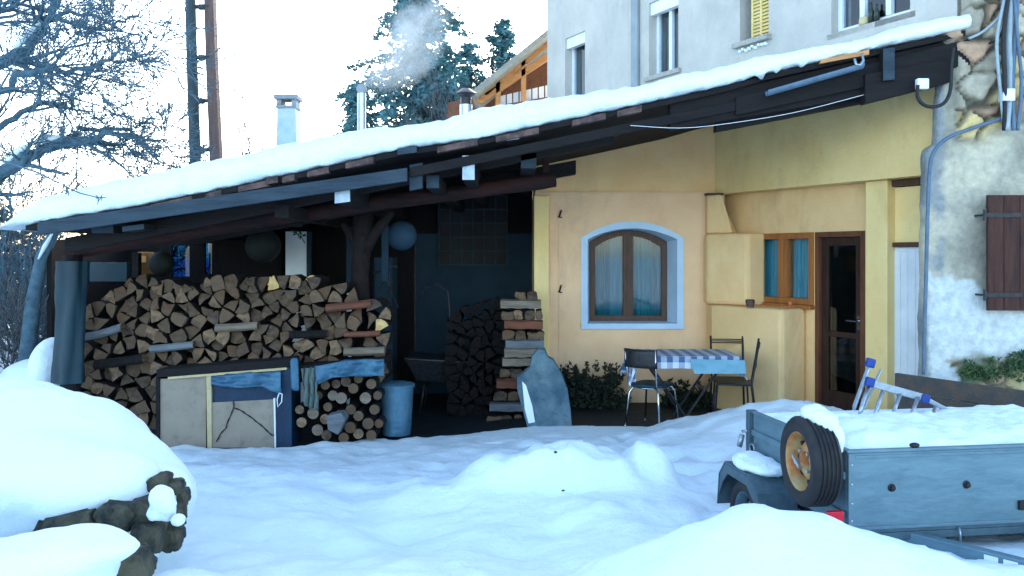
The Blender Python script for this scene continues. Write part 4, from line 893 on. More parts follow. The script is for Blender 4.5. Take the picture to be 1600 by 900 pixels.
# smoke
def smoke():
    m = bpy.data.materials.new('smoke'); m.use_nodes = True; t = m.node_tree; t.nodes.clear()
    o = t.nodes.new('ShaderNodeOutputMaterial'); v = t.nodes.new('ShaderNodeVolumePrincipled'); v.inputs['Color'].default_value = (.62, .82, 1, 1); v.inputs['Anisotropy'].default_value = .3
    tc = t.nodes.new('ShaderNodeTexCoord'); nz = t.nodes.new('ShaderNodeTexNoise'); nz.inputs['Scale'].default_value = 1.8; nz.inputs['Detail'].default_value = 4
    t.links.new(tc.outputs['Object'], nz.inputs[0])
    ln = t.nodes.new('ShaderNodeVectorMath'); ln.operation = 'LENGTH'; t.links.new(tc.outputs['Object'], ln.inputs[0])
    fa = t.nodes.new('ShaderNodeMapRange'); fa.inputs[1].default_value = 1; fa.inputs[2].default_value = .2; fa.inputs[3].default_value = 0; fa.inputs[4].default_value = 1
    t.links.new(ln.outputs['Value'], fa.inputs[0])
    mr = t.nodes.new('ShaderNodeMapRange'); mr.inputs[1].default_value = .40; mr.inputs[2].default_value = .65; mr.inputs[3].default_value = 0; mr.inputs[4].default_value = 4.5; t.links.new(nz.outputs[0], mr.inputs[0])
    mu = t.nodes.new('ShaderNodeMath'); mu.operation = 'MULTIPLY'; t.links.new(fa.outputs[0], mu.inputs[0]); t.links.new(mr.outputs[0], mu.inputs[1])
    t.links.new(mu.outputs[0], v.inputs['Density']); t.links.new(v.outputs[0], o.inputs['Volume']); return m
M['smoke'] = smoke()
for (px, py, sx, sy, rot) in ((635, 72, .85, .50, -.85), (588, 116, .34, .17, -.6)):
    mb = MB(); mb.ell((0, 0, 0), (1, 1, 1), u=20, v=12); o = mb.build('smoke', 'smoke', world=False); o.location = P(px, py, 12.0); o.scale = (sx, sy * .8, sy); o.rotation_euler = (0, rot, 0)
    prop(o, kind='stuff')

# ------------------------------------------------------------------ wood shed under the roof
shed = thing('wood_shed', 'dark open wood shed under the lower half of the snowy roof', 'shed', (-2.5, 12, 0))
YB = 12.7
def qpan(px0, py0, px1, py1, Y, th, m, name, parent=None, label=None, bevel=.004):
    q = MB(); a, b = P(px0, py1, Y), P(px1, py0, Y); q.span((a.x, Y, a.z), (b.x, Y + th, b.z)); o = q.build(name, m, parent, bevel=bevel)
    if label: o['label'] = label
    return o
# back wall with openings towards the garden behind
def fpB(s, z, d): return Vector((s, YB - d, z))
def xb(px): return P(px, 0, YB).x
def zb_(py): return P(0, py, YB).z
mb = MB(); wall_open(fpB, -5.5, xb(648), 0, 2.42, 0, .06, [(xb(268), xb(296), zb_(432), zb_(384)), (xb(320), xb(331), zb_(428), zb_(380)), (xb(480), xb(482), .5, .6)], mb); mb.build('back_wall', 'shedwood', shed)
mb = MB()
for i in range(24):
    a, b = -5.5 + (XL + 5.5) * i / 24, -5.5 + (XL + 5.5) * (i + 1) / 24
    if roof_z(a) > 2.42: mb.hexa([(a, YB + .065, 2.36), (b, YB + .065, 2.36), (b, YB + .09, 2.36), (a, YB + .09, 2.36), (a, YB + .065, roof_z(a) + .1), (b, YB + .065, roof_z(b) + .1), (b, YB + .09, roof_z(b) + .1), (a, YB + .09, roof_z(a) + .1)])
mb.build('gable_boards', 'shedwood', shed)
for (pa, pb, ya, yb_) in ((266, 298, 434, 382), (319, 333, 430, 378)):
    mb = MB(); mb.span((xb(pa), YB + .07, zb_(ya)), (xb(pb), YB + .08, zb_(yb_))); mb.build('pane', 'bluepane', shed)  # panes tinted to give the dim blue light of outdoors
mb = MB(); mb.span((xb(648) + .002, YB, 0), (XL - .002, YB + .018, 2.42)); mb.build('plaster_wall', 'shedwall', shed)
mb = MB(); mb.span((-5.56, 10.6, 0), (-5.5, YB + .06, 2.3)); mb.build('light_blocking_wall', 'shedwood', shed)  # partial wall added at the open side to keep light out
# barred window of small panes
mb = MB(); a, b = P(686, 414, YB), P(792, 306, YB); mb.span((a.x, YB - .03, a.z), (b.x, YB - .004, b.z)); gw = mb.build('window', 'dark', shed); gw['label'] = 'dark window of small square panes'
mb = MB()
for k in range(7): x = a.x + (b.x - a.x) * k / 6; mb.span((x - .012, YB - .055, a.z), (x + .012, YB - .031, b.z))
for k in range(6): z = a.z + (b.z - a.z) * k / 5; mb.span((a.x - .012, YB - .075, z - .012), (b.x + .012, YB - .056, z + .012))
mb.build('glazing_bar', 'greyplank', gw)
# posts
mb = MB(); q = [P(110, 600, 9.05) - Vector((0, 0, .5)), P(110, 560, 9.05), P(112, 470, 9.05), P(114, 400, 9.1)]; mb.tube(q, [.10, .10, .10, .10], 10); mb.build('post', 'darkwood', shed, smooth=True)
mb = MB(); n = 30
for j in range(16):
    t = j / 15; c = P(112 - 5 * t, 408 + 190 * t, 9.05)
    for k in range(n):
        an = 2 * math.pi * k / n; r = .155 + .018 * math.sin(an * 5 + t * 3) + .02 * fbm(an * 2, t * 3, 3, 3) - .02 * math.sin(t * 3.1); mb.v.append(c + Vector((r * math.cos(an), r * .8 * math.sin(an), 0)))
for j in range(15):
    for k in range(n): k2 = (k + 1) % n; mb.f.append([j * n + k, j * n + k2, (j + 1) * n + k2, (j + 1) * n + k]); mb.m.append(0)
prop(mb.build('plastic_sheet', 'teal', smooth=True), 'teal plastic sheet wrapped round the left corner post of the shed', 'sheet')
qpan(140, 410, 198, 440, 9.7, .1, 'teal', 'wall_board', shed, 'dim bluish board behind the corner post')
mb = MB(); mb.tube([P(563, 640, 9.9), P(566, 520, 9.9), P(562, 430, 9.9), P(566, 385, 9.9), P(568, 330, 9.9)], [.12, .11, .10, .10, .12], 10); mb.tube([P(566, 400, 9.88), P(585, 365, 9.85), P(612, 330, 9.8)], [.07, .06, .05], 8); mb.tube([P(564, 400, 9.9), P(550, 370, 9.9), P(536, 350, 9.9)], [.06, .05, .04], 8); o = mb.build('post', 'forkwood', shed, smooth=True); o['label'] = 'forked tree trunk post'
qpan(596, 352, 606, 440, 10.2, .08, 'shedwall', 'post', shed); qpan(541, 355, 552, 450, 10.9, .08, 'shedwall', 'post', shed)
qpan(206, 395, 216, 450, 10.6, .1, 'darkwood', 'post', shed)
qpan(344, 372, 440, 436, 12.2, .05, 'shedwood', 'board', shed)
# things inside
mb = MB(); mb.span(P(215, 438, 11.4), P(241, 394, 11.9)); mb.span(P(218, 400, 11.37), P(230, 410, 11.399)); prop(mb.build('cupboard', 'orangelit', bevel=.01), 'small orange box standing in for a warm lit doorway glimpsed behind the left of the woodpile', 'cupboard')  # orange box painted in place of a warm lit doorway
t = thing('white_door', 'tall white door leaf standing inside the dark shed above the woodpile', 'door', P(464, 440, 11.6)); t.location.z = .13
mb = MB(); a, b = P(446, 0, 11.6), P(479, 0, 11.6); mb.span((a.x, 11.6, .13), (b.x, 11.64, 2.42)); mb.build('leaf', 'label', t, bevel=.004)
mb = MB(); mb.span((b.x + .01, 11.58, .13), (b.x + .06, 11.66, 2.42)); mb.build('jamb', 'shedwall', t)
def cabinet(px0, px1, py, Y, m, label):
    a, b = P(px0, py, Y), P(px1, py, Y); t = thing('cabinet', label, 'cabinet', (a.x, Y, .15)); q = MB(); q.span((a.x, Y, .15), (b.x, Y + .5, a.z)); q.build('carcass', m, t, bevel=.01)
    q = MB(); q.span((a.x + .015, Y - .02, .2), (b.x - .015, Y - .001, a.z - .03)); q.build('door', m, t, bevel=.006)
cabinet(584, 613, 402, 11.2, 'shedwall', 'pale cabinet standing right of the forked post in the shed')
cabinet(541, 555, 404, 11.3, 'white', 'narrow white cabinet left of the forked post in the shed')
mb = MB()
for k in range(9): mb.box(P(601 + k * 2.3, 417 - (k % 2), 10.6), (.012, .02, .02))
mb.tube([P(583, 426, 10.6), P(607, 424, 10.6), P(608, 470, 10.6), P(604, 500, 10.6)], .016, 6); mb.tube([P(607, 430, 10.6), P(590, 455, 10.6)], .01, 5); mb.tube([P(607, 445, 10.6), P(622, 480, 10.5)], .01, 5)
prop(mb.build('bent_rod_rack', 'blackmetal'), 'thin black metal frame beside the right end of the long woodpile', 'frame')
for (px, py, r, Y, m, lab) in ((628, 368, .185, 10.9, 'lantern', 'round blue paper lantern hanging right of the forked post'), (252, 412, .15, 11.0, 'lanternd', 'grey-green paper lantern hanging before the warm lit doorway'), (411, 384, .22, 11.2, 'lanternd', 'dim dark paper lantern left of the white door')):
    c = P(px, py, Y); t = thing('lantern', lab, 'lantern', (c.x, c.y, c.z - r)); q = MB(); prof = [(.001, -r)]
    for k in range(1, 40):
        th = math.pi * k / 40; rr_ = r * math.sin(th) * (1 - .012 * (k % 2)); prof.append((rr_, -r * math.cos(th)))
    prof.append((.001, r)); q.lathe(prof, c, 28); q.build('shade', m, t, smooth=True); q = MB(); q.tube([c + Vector((0, 0, r)), (c.x, c.y, roof_z(c.x) - .1)], .004, 5); q.build('cord', 'blackmetal', t)
rr = random.Random(61); mb = MB()
mb.tube([P(455, 358, 9.7), P(464, 366, 9.7), P(472, 372, 9.7), P(476, 380, 9.7)], .006, 5)
leaves(mb, P(467, 367, 9.7), (.08, .03, .05), 26, .022, rr); prop(mb.build('dried_herbs', 'plant'), 'small dark dried bunch hanging in front of the white door', 'herbs')
# bicycle-like clutter in the dark: an old wheelbarrow
t = thing('wheelbarrow', 'dark wheelbarrow with hooped handles standing in the gloom of the shed', 'wheelbarrow', P(700, 640, 11.2)); t.location.z = .15
b = P(690, 0, 11.2)
mb = MB(); mb.hexa([(b.x - .3, 11.0, .55), (b.x + .3, 11.0, .5), (b.x + .3, 11.5, .5), (b.x - .3, 11.5, .55), (b.x - .45, 10.9, .85), (b.x + .42, 10.9, .8), (b.x + .42, 11.6, .8), (b.x - .45, 11.6, .85)]); mb.build('tray', 'blackmetal', t, bevel=.02)
mb = MB(); mb.tube([(b.x + .5, 11.25, .35 + .18 * math.cos(q)) if False else (b.x + .5 + .18 * math.sin(q), 11.25, .33 + .18 * math.cos(q)) for q in [i * math.pi / 8 for i in range(17)]], .035, 8); mb.build('wheel', 'black', t, smooth=True)
mb = MB()
for yy in (10.95, 11.5): mb.tube([P(655, 470, yy), P(663, 450, yy), P(683, 444, yy), P(700, 455, yy), (b.x + .2, yy, .5), (b.x + .5, 11.25 + (yy - 11.25) * .2, .33)], .014, 6)
mb.tube([(b.x - .2, 10.98, .5), (b.x - .25, 10.98, .15)], .014, 6); mb.tube([(b.x - .2, 11.48, .5), (b.x - .25, 11.48, .15)], .014, 6); mb.build('frame', 'blackmetal', t, smooth=True)

# ------------------------------------------------------------------ firewood
def logmesh(poly, L, mats, name, jit, rnd, front):
    """poly: (x,z) outline at the front; runs back in Y"""
    q = MB(); n = len(poly); cx = sum(p[0] for p in poly) / n; cz = sum(p[1] for p in poly) / n
    tw = rnd.gauss(0, .02); fr = [Vector((x, 0 + .012 * rnd.gauss(0, 1), z)) for x, z in poly]; bk = [Vector((cx + (x - cx) * .95 + tw, L, cz + (z - cz) * .95)) for x, z in poly]
    q.v = fr + bk; q.f.append(list(range(n))[::-1]); q.m.append(1); q.f.append([n + i for i in range(n)]); q.m.append(1)
    for i in range(n): q.f.append([i, (i + 1) % n, n + (i + 1) % n, n + i]); q.m.append(0)
    for v in q.v: v.x -= cx; v.z -= cz
    o = q.build(name, mats, None, world=False); o.location = (cx, front, cz); return o
def roundpoly(pts, rnd, shrink=.93, arc=True):
    n = len(pts); cx = sum(p[0] for p in pts) / n; cz = sum(p[1] for p in pts) / n; pts = [(cx + (x - cx) * shrink, cz + (z - cz) * shrink) for x, z in pts]
    out = []; ai_ = rnd.randrange(n) if arc else -1
    for i in range(n):
        (x0_, z0_), (x1_, z1_) = pts[i], pts[(i + 1) % n]; out.append((x0_ + (x1_ - x0_) * .06, z0_ + (z1_ - z0_) * .06))
        if i == ai_:
            nx_, nz_ = (z1_ - z0_), -(x1_ - x0_); mx, mz = (x0_ + x1_) / 2 - cx, (z0_ + z1_) / 2 - cz
            if nx_ * mx + nz_ * mz < 0: nx_, nz_ = -nx_, -nz_
            for t in (.25, .5, .75): b_ = .22 * 4 * t * (1 - t) * .6; out.append((x0_ + (x1_ - x0_) * t + nx_ * b_, z0_ + (z1_ - z0_) * t + nz_ * b_))
        else:
            jx = rnd.gauss(0, .05); out.append(((x0_ + x1_) / 2 + (z1_ - z0_) * jx, (z0_ + z1_) / 2 - (x1_ - x0_) * jx))
        out.append((x0_ + (x1_ - x0_) * .94, z0_ + (z1_ - z0_) * .94))
    return out
GP = 'split logs of the long woodpile'
TOPW = [(118, 492), (150, 470), (190, 452), (215, 436), (250, 440), (300, 448), (340, 436), (400, 440), (450, 434), (500, 436), (540, 446), (585, 462), (602, 468)]
YP = 9.45
rnd = random.Random(77)
# long pieces lying crosswise: (px0,py0,px1,py1,height px,material,label)
SIDE = [(118, 522, 192, 504, 13, 'greysplit', 'grey curved stick lying across the left end of the long woodpile'),
        (338, 506, 404, 502, 13, 'logpale', 'pale split plank lying crosswise in the middle of the long woodpile'),
        (236, 539, 304, 532, 12, 'greysplit', 'grey split piece lying crosswise under the left half of the long woodpile'),
        (510, 475, 580, 467, 13, 'logred', 'reddish split piece lying crosswise on top at the right of the long woodpile'),
        (538, 543, 602, 541, 13, 'logpale', 'pale knotty plank lying crosswise low at the right end of the woodpile'),
        (538, 518, 594, 516, 9, 'logred', 'thin reddish brown split piece lying crosswise above the pale knotty plank'),
        (453, 517, 512, 515, 12, 'bark', 'dark brown piece lying crosswise right of the middle of the woodpile'),
        (150, 562, 226, 552, 15, 'bark', 'dark barky piece lying crosswise low on the left of the woodpile')]
def blocked(px, py):
    for (a, b, c, d, h, m, l) in SIDE:
        if a - 3 < px < c + 3:
            y = b + (d - b) * (px - a) / (c - a)
            if y - 8 < py < y + h + 6: return True
    return False
def clip(poly, p, q):     # keep the part of poly nearer to p than to q
    mx, my = (p[0] + q[0]) / 2, (p[1] + q[1]) / 2; dx, dy = q[0] - p[0], q[1] - p[1]; out = []
    f = lambda v: (v[0] - mx) * dx + (v[1] - my) * dy
    for a, b in zip(poly, poly[1:] + poly[:1]):
        fa, fb = f(a), f(b)
        if fa <= 0: out.append(a)
        if fa * fb < 0: t = fa / (fa - fb); out.append((a[0] + (b[0] - a[0]) * t, a[1] + (b[1] - a[1]) * t))
    return out
def area(pl): return abs(sum(a[0] * b[1] - b[0] * a[1] for a, b in zip(pl, pl[1:] + pl[:1]))) / 2
def pack(inside, box, spacing, rnd):
    pts = []
    for _ in range(9000):
        p = (rnd.uniform(box[0], box[2]), rnd.uniform(box[1], box[3])); sp = spacing * rnd.choice((.8, .95, 1.1))
        if inside(*p) and all((p[0] - q[0]) ** 2 + (p[1] - q[1]) ** 2 > sp * sp for q in pts): pts.append(p)
    out = []
    import itertools
    for p in pts:
        c = [(p[0] + 15 * math.cos(k * math.pi / 5), p[1] + 15 * math.sin(k * math.pi / 5)) for k in range(10)]
        for q in pts:
            if q is not p and abs(q[0] - p[0]) < 45 and abs(q[1] - p[1]) < 45: c = clip(c, p, q)
            if len(c) < 3: break
        if len(c) < 3: continue
        nv = rnd.choice((3, 3, 3, 4, 4)); best = max(itertools.combinations(range(len(c)), min(nv, len(c))), key=lambda ix: area([c[i] for i in ix]) * rnd.uniform(.9, 1))
        pl = [c[i] for i in best]
        if area(pl) > 60: out.append(pl)
    return out
logs = pack(lambda x, y: 116 < x < 600 and y > interp(TOPW, x) + 4 and not blocked(x, y) and not (y > 592 and x > 252), (110, 425, 606, 660), 17.3, rnd)
# loose wedges along the top
for px in range(206, 596, 31):
    t_ = interp(TOPW, px); x = px + rnd.uniform(-6, 6); s = rnd.uniform(10, 14); an = rnd.uniform(-.6, .6)
    pts = [(x + s * math.cos(an + q), t_ + 3 - s * math.sin(an + q) * .9) for q in (math.pi / 2, math.pi / 2 + 2.1, math.pi / 2 + 4.2)]
    if not (505 < px < 585): logs.append(pts)
YEL = [(427, 446), (482, 433), (583, 487), (560, 528), (499, 447), (436, 470), (592, 503)]
for pl in logs:
    cxp = sum(p[0] for p in pl) / len(pl); cyp = sum(p[1] for p in pl) / len(pl)
    yel = any((cxp - x) ** 2 + (cyp - y) ** 2 < 90 for x, y in YEL)
    w3 = [((x - 800) / F * YP, CZ + (HY - y) / F * YP) for x, y in pl]
    o = logmesh(roundpoly(w3, rnd, rnd.uniform(.93, 1.03), True), .42, ['bark', 'logyellow' if yel else 'logend'], 'split_log', 0, rnd, YP + rnd.uniform(-.07, .05))
    side = 'left third' if cxp < 280 else ('middle' if cxp < 440 else 'right part'); hgt = 'top' if cyp < interp(TOPW, cxp) + 26 else ('middle' if cyp < 540 else 'bottom')
    prop(o, ('fresh yellow split log end at the %s rows of the woodpile, %s' if yel else 'greyish brown split log end in the %s rows of the woodpile, %s') % (hgt, side), 'log', GP + ', %s %s%s' % (hgt, side, ' fresh' if yel else ''))
for (a, b, c, d, h, m, lab) in SIDE:
    Y = YP - .06; q = MB(); n = 10; k8 = 8
    for i in range(n + 1):
        t = i / n; px = a + (c - a) * t; cy = b + (d - b) * t + h / 2 + math.sin(t * 3.1) * (2.5 if 'curved' in lab else .6); c3 = P(px, cy, Y); r = h / 2 / F * Y * (1 + .1 * fbm(t * 4, b, 0, 2))
        for k in range(k8): an = 2 * math.pi * (k + .5) / k8; q.v.append(c3 + Vector((rnd.gauss(0, .003), r * 1.6 * max(-.9, min(.9, 1.3 * math.cos(an))) , r * max(-.95, min(.95, 1.2 * math.sin(an))))))
    for i in range(n):
        for k in range(k8): k2 = (k + 1) % k8; q.f.append([i * k8 + k, i * k8 + k2, (i + 1) * k8 + k2, (i + 1) * k8 + k]); q.m.append(0)
    q.f.append(list(range(k8))[::-1]); q.m.append(1); q.f.append([n * k8 + k for k in range(k8)]); q.m.append(1)
    prop(q.build('split_log', [m, 'logend'], bevel=.003), lab, 'log')
# stack against the yellow pilaster
YR = 10.45; rows = [(806, 842, 455), (782, 845, 468), (782, 848, 484), (788, 848, 500), (784, 850, 516), (790, 850, 530), (788, 852, 544), (785, 852, 558), (780, 850, 574), (776, 850, 592), (770, 850, 610), (765, 850, 628), (760, 850, 646)]
for j, (xa, xb_, yy) in enumerate(rows):
    lab = 'top' if j < 3 else ('upper' if j < 6 else ('lower' if j < 9 else 'bottom'))
    if j % 2 == 1 or j in (6,):
        q = MB(); Y = YR - .12 + .03 * (j % 3); h = 13; n = 8
        for i in range(n + 1):
            px = xa + (xb_ - xa) * i / n; c3 = P(px, yy + h / 2 + rnd.uniform(-.5, .5), Y)
            for (dy, dz) in ((-.07, -.05), (.08, -.045), (.08, .04), (0, .052), (-.07, .035)): q.v.append(c3 + Vector((0, dy + rnd.gauss(0, .004), dz + rnd.gauss(0, .003))))
        for i in range(n):
            for k in range(5): q.f.append([i * 5 + k, i * 5 + (k + 1) % 5, (i + 1) * 5 + (k + 1) % 5, (i + 1) * 5 + k]); q.m.append(0)
        q.f.append([4, 3, 2, 1, 0]); q.m.append(1); q.f.append([n * 5 + k for k in range(5)]); q.m.append(1)
        prop(q.build('split_log', [('logpale', 'logred', 'greysplit')[(j // 2) % 3], 'logend']), 'split log lying crosswise in row %s of the short stack against the yellow wall' % ('one two three four five six seven eight nine ten eleven twelve thirteen'.split()[j]), 'log', 'crosswise logs of the short stack')
    else:
        x = xa
        while x < xb_ - 6:
            wd = rnd.uniform(14, 22); a, b = (x, yy + 14), (min(x + wd, xb_), yy + 14 + rnd.uniform(-1, 1)); c, d = (min(x + wd, xb_) + rnd.uniform(-3, 3), yy + rnd.uniform(-1, 2)), (x + rnd.uniform(-2, 3), yy + rnd.uniform(-1, 2)); x += wd
            w3 = [((xx - 800) / F * YR, CZ + (HY - y) / F * YR) for xx, y in (a, b, c, d)]
            o = logmesh(roundpoly(w3, rnd, .92), .5, ['bark', 'logend'], 'split_log', 0, rnd, YR - .12 + rnd.uniform(-.03, .03))
            prop(o, 'log seen end on in the %s rows of the short stack against the yellow wall' % lab, 'log', 'end-on logs of the short stack, %s rows' % lab)
# stack continuing into the dark to its left
for pl in pack(lambda x, y: 706 < x < 780 and y > 474 + (780 - x) * .35 and y < 642, (700, 470, 784, 645), 14.5, rnd):
    w3 = [((x - 800) / F * 10.8, CZ + (HY - y) / F * 10.8) for x, y in pl]
    o = logmesh(roundpoly(w3, rnd, .97), .4, ['bark', 'bark'], 'split_log', 0, rnd, 10.8 + rnd.uniform(-.05, .03)); prop(o, 'dark log in the shadowed pile left of the short stack', 'log', 'dark logs in the shadow left of the short stack')

# ------------------------------------------------------------------ low cabinet and round logs in front
YF = 9.12
cb = thing('low_cupboard', 'low dark-topped cupboard with cream panels half sunk in snow before the woodpile', 'cupboard', (P(340, 0, YF).x, YF, .15))
def qq(name, pts, Y, dep, m, parent=cb, bev=.004): q = MB(); q.prism([P(x, y, Y) for x, y in pts][::-1], (0, dep, 0)); return q.build(name, m, parent, bevel=bev)
qq('top_board', ((244, 578), (455, 561), (455, 573), (244, 590)), YF - .04, .6, 'darkwood')
qq('shelf_edge', ((262, 589), (448, 574), (448, 578), (262, 593)), YF - .03, .02, 'creamwood')
qq('side_panel', ((243, 590), (249, 590), (249, 715), (243, 715)), YF - .02, .5, 'darkwood')
qq('panel', ((250, 592), (322, 588), (322, 715), (250, 715)), YF, .015, 'cream')
qq('upright', ((322, 586), (330, 585), (331, 715), (324, 715)), YF - .02, .05, 'creamwood')
o = qq('panel', ((331, 629), (428, 624), (430, 712), (331, 712)), YF - .005, .015, 'cream'); o['label'] = 'cream panel with a jagged black crack'
mb = MB(); seg = [(364, 626), (365, 637), (360, 650), (354, 664), (352, 670), (344, 678), (338, 690)]; seg2 = [(365, 637), (376, 641), (384, 647), (395, 654), (402, 660), (412, 668), (420, 676), (428, 681)]
for sg in (seg, seg2):
    for (p, q_) in zip(sg, sg[1:]):
        mb.tube([P(*p, YF - .012), P((p[0] + q_[0]) / 2 + rnd.uniform(-1, 1), (p[1] + q_[1]) / 2, YF - .012), P(*q_, YF - .012)], [.004, .008, .005], 5)
mb.build('crack', 'black', o)
qq('panel', ((331, 585), (440, 578), (440, 624), (331, 629)), YF + .01, .02, 'tarpdk')['label'] = 'dark blue upper panel'
qq('side_panel', ((431, 585), (455, 575), (456, 700), (431, 700)), YF - .01, .4, 'tarpdk')
qq('edge_strip', ((427, 622), (430, 622), (431, 700), (429, 700)), YF - .025, .02, 'label')
def drape(name, outline_top, outline_bot, Y, m, label, cat='tarpaulin', amp=.03, depth=.0, seed=1):
    q = MB(); n = 40; k_ = 10
    for i in range(n + 1):
        t = i / n; a = (interp([(p[0], p[0]) for p in outline_top], 0), 0)
        xa = outline_top[0][0] + (outline_top[-1][0] - outline_top[0][0]) * t; ya = interp(outline_top, xa); xb2 = outline_bot[0][0] + (outline_bot[-1][0] - outline_bot[0][0]) * t; yb = interp(outline_bot, xb2)
        for j in range(k_ + 1):
            u_ = j / k_; p = P(xa + (xb2 - xa) * u_, ya + (yb - ya) * u_, Y); p.y -= amp * (math.sin(t * 17 + u_ * 4 + seed) * .5 + fbm(t * 5, u_ * 5, seed, 4)) + .02; q.v.append(p)
    for i in range(n):
        for j in range(k_): w_ = k_ + 1; q.f.append([i * w_ + j, (i + 1) * w_ + j, (i + 1) * w_ + j + 1, i * w_ + j + 1]); q.m.append(0)
    o = q.build(name, m, smooth=True); s_ = o.modifiers.new('solid', 'SOLIDIFY'); s_.thickness = .012
    return prop(o, label, cat)
drape('tarpaulin', [(331, 588), (380, 583), (440, 580)], [(331, 600), (370, 606), (410, 604), (440, 614)], YF - .04, 'tarp', 'crumpled pale blue tarpaulin over the cracked cream panel', seed=2)
mb = MB(); mb.tube([P(432, 612, YF - .06), P(441, 616, YF - .07), P(440, 628, YF - .07), P(434, 636, YF - .06), P(433, 624, YF - .06), P(437, 612, YF - .06)], .006, 6); prop(mb.build('cord_loop', 'label', smooth=True), 'thin pale cord looped at the right end of the crumpled tarpaulin', 'cord')
drape('tarpaulin', [(492, 572), (540, 563), (600, 560)], [(498, 600), (520, 590), (560, 587), (601, 587)], YF - .05, 'tarp', 'blue tarpaulin strip hanging above the small round logs', seed=5, amp=.05)
mb = MB(); mb.hexa([P(455, 610, 9.02), P(468, 612, 9.02), P(468, 612, 9.15), P(455, 610, 9.15), P(453, 560, 9.02), P(466, 558, 9.02), P(466, 558, 9.15), P(453, 560, 9.15)]); prop(mb.build('canvas_roll', 'tarp', bevel=.03), 'upright blue roll leaning at the right end of the low cupboard', 'roll')
drape('cloth', [(472, 575), (498, 573)], [(476, 632), (497, 640)], YF - .02, 'greencloth', 'grey-green cloth hanging between the blue roll and the round logs', 'cloth', seed=8, amp=.06)
plk = MB(); plk.prism([P(x, y, YF + .02) for x, y in ((456, 573), (600, 561), (600, 570), (456, 582))][::-1], (0, .5, 0)); prop(plk.build('shelf_board', 'darkwood', bevel=.005), 'dark board laid over the small round logs', 'board')
# small round logs
rl = [(489, 646, 9), (508, 602, 7), (520, 618, 8), (533, 622, 9), (552, 607, 8), (571, 622, 9), (496, 672, 9), (523, 660, 8), (530, 648, 7), (548, 640, 8), (560, 650, 8), (481, 622, 7), (497, 618, 7), (512, 636, 7), (540, 596, 8), (560, 592, 7), (580, 600, 8), (585, 640, 8), (575, 662, 9), (547, 668, 9), (508, 655, 8), (590, 618, 7), (471, 660, 8), (468, 640, 7), (580, 680, 8), (525, 600, 7), (560, 678, 8), (480, 600, 7), (510, 680, 8), (537, 684, 8), (592, 662, 7)]
for (x, y, r) in rl:
    q = MB(); Y = YF + .05 + rnd.uniform(-.03, .04); c = P(x, y, Y); r_ = r / F * Y; q.tube([c, c + Vector((rnd.uniform(-.02, .02), .4, 0))], r_, 12); q.m[-2] = 1; q.m[-1] = 1
    bright = (x, y) in ((571, 622), (489, 646), (533, 622), (496, 672), (520, 618))
    prop(q.build('round_log', ['bark', 'logpale' if bright else 'logend']), ('small round log with a pale bright end below the blue tarpaulin strip' if bright else 'small dull round log in the heap below the blue tarpaulin strip'), 'log', 'small round logs, pale ends' if bright else 'small round logs, dull ends')
mb = MB(); mb.prism([P(x, y, 8.98) for x, y in ((510, 650), (533, 645), (540, 655), (528, 680), (512, 672))][::-1], (0, .2, 0)); prop(mb.build('split_log', ['greysplit'], bevel=.01), 'pale grey chunk lying before the small round logs', 'log')

# ------------------------------------------------------------------ metal bin
c = P(617, 679, 9.35); t = thing('metal_bin', 'blue-grey galvanised dustbin with its lid on beside the dark opening', 'bin', (c.x, 9.5, c.z - .03))
bx, by, bz = c.x, 9.52, c.z - .03; hh = .535
lath(t, [(.001, 0), (.145, 0), (.15, .02), (.15, .05)] + [(.151 + .028 * k / 24 + (.003 if k % 3 == 0 and k < 9 else 0), .05 + (hh - .07) * k / 24) for k in range(25)] + [(.186, hh - .02), (.186, hh), (.178, hh)], (bx, by, bz), 'zinc', 'body', 36)
lath(t, [(.19, hh - .025), (.193, hh + .002), (.18, hh + .012), (.10, hh + .03), (.001, hh + .035)], (bx, by, bz), 'zinc', 'lid', 36)
mb = MB(); mb.tube([(bx - .18, by - .03, bz + hh - .1), (bx - .205, by - .03, bz + hh - .12), (bx - .2, by - .03, bz + hh - .17), (bx - .17, by - .03, bz + hh - .18)], .007, 6); mb.build('handle', 'zinc', t, smooth=True)
# ------------------------------------------------------------------ stone slab
pts = [(842, 549), (853, 550), (858, 562), (866, 566), (872, 576), (880, 590), (888, 612), (892, 640), (894, 668), (824, 668), (816, 640), (808, 610), (808, 592), (818, 586), (828, 578), (832, 560)]
mb = MB(); fr = []
for (x, y) in pts: p = P(x, y, 9.62); p.y += (p.z - .2) * .22; fr.append(p)
mb.prism(fr[::-1], (0.0, .07, 0.02)); o = mb.build('stone_slab', 'slab', bevel=.008); prop(o, 'tall blue-grey stone slab with pale patches leaning before the log stack', 'slab')
mb = MB(); mb.prism([(lambda p: Vector((p.x, p.y + (p.z - .2) * .22 - .006, p.z)))(P(x, y, 9.62)) for x, y in ((816, 598), (822, 604), (832, 636), (836, 660), (826, 662), (820, 640))][::-1], (0, .005, 0)); q = mb.build('pale_patch', 'label', o)
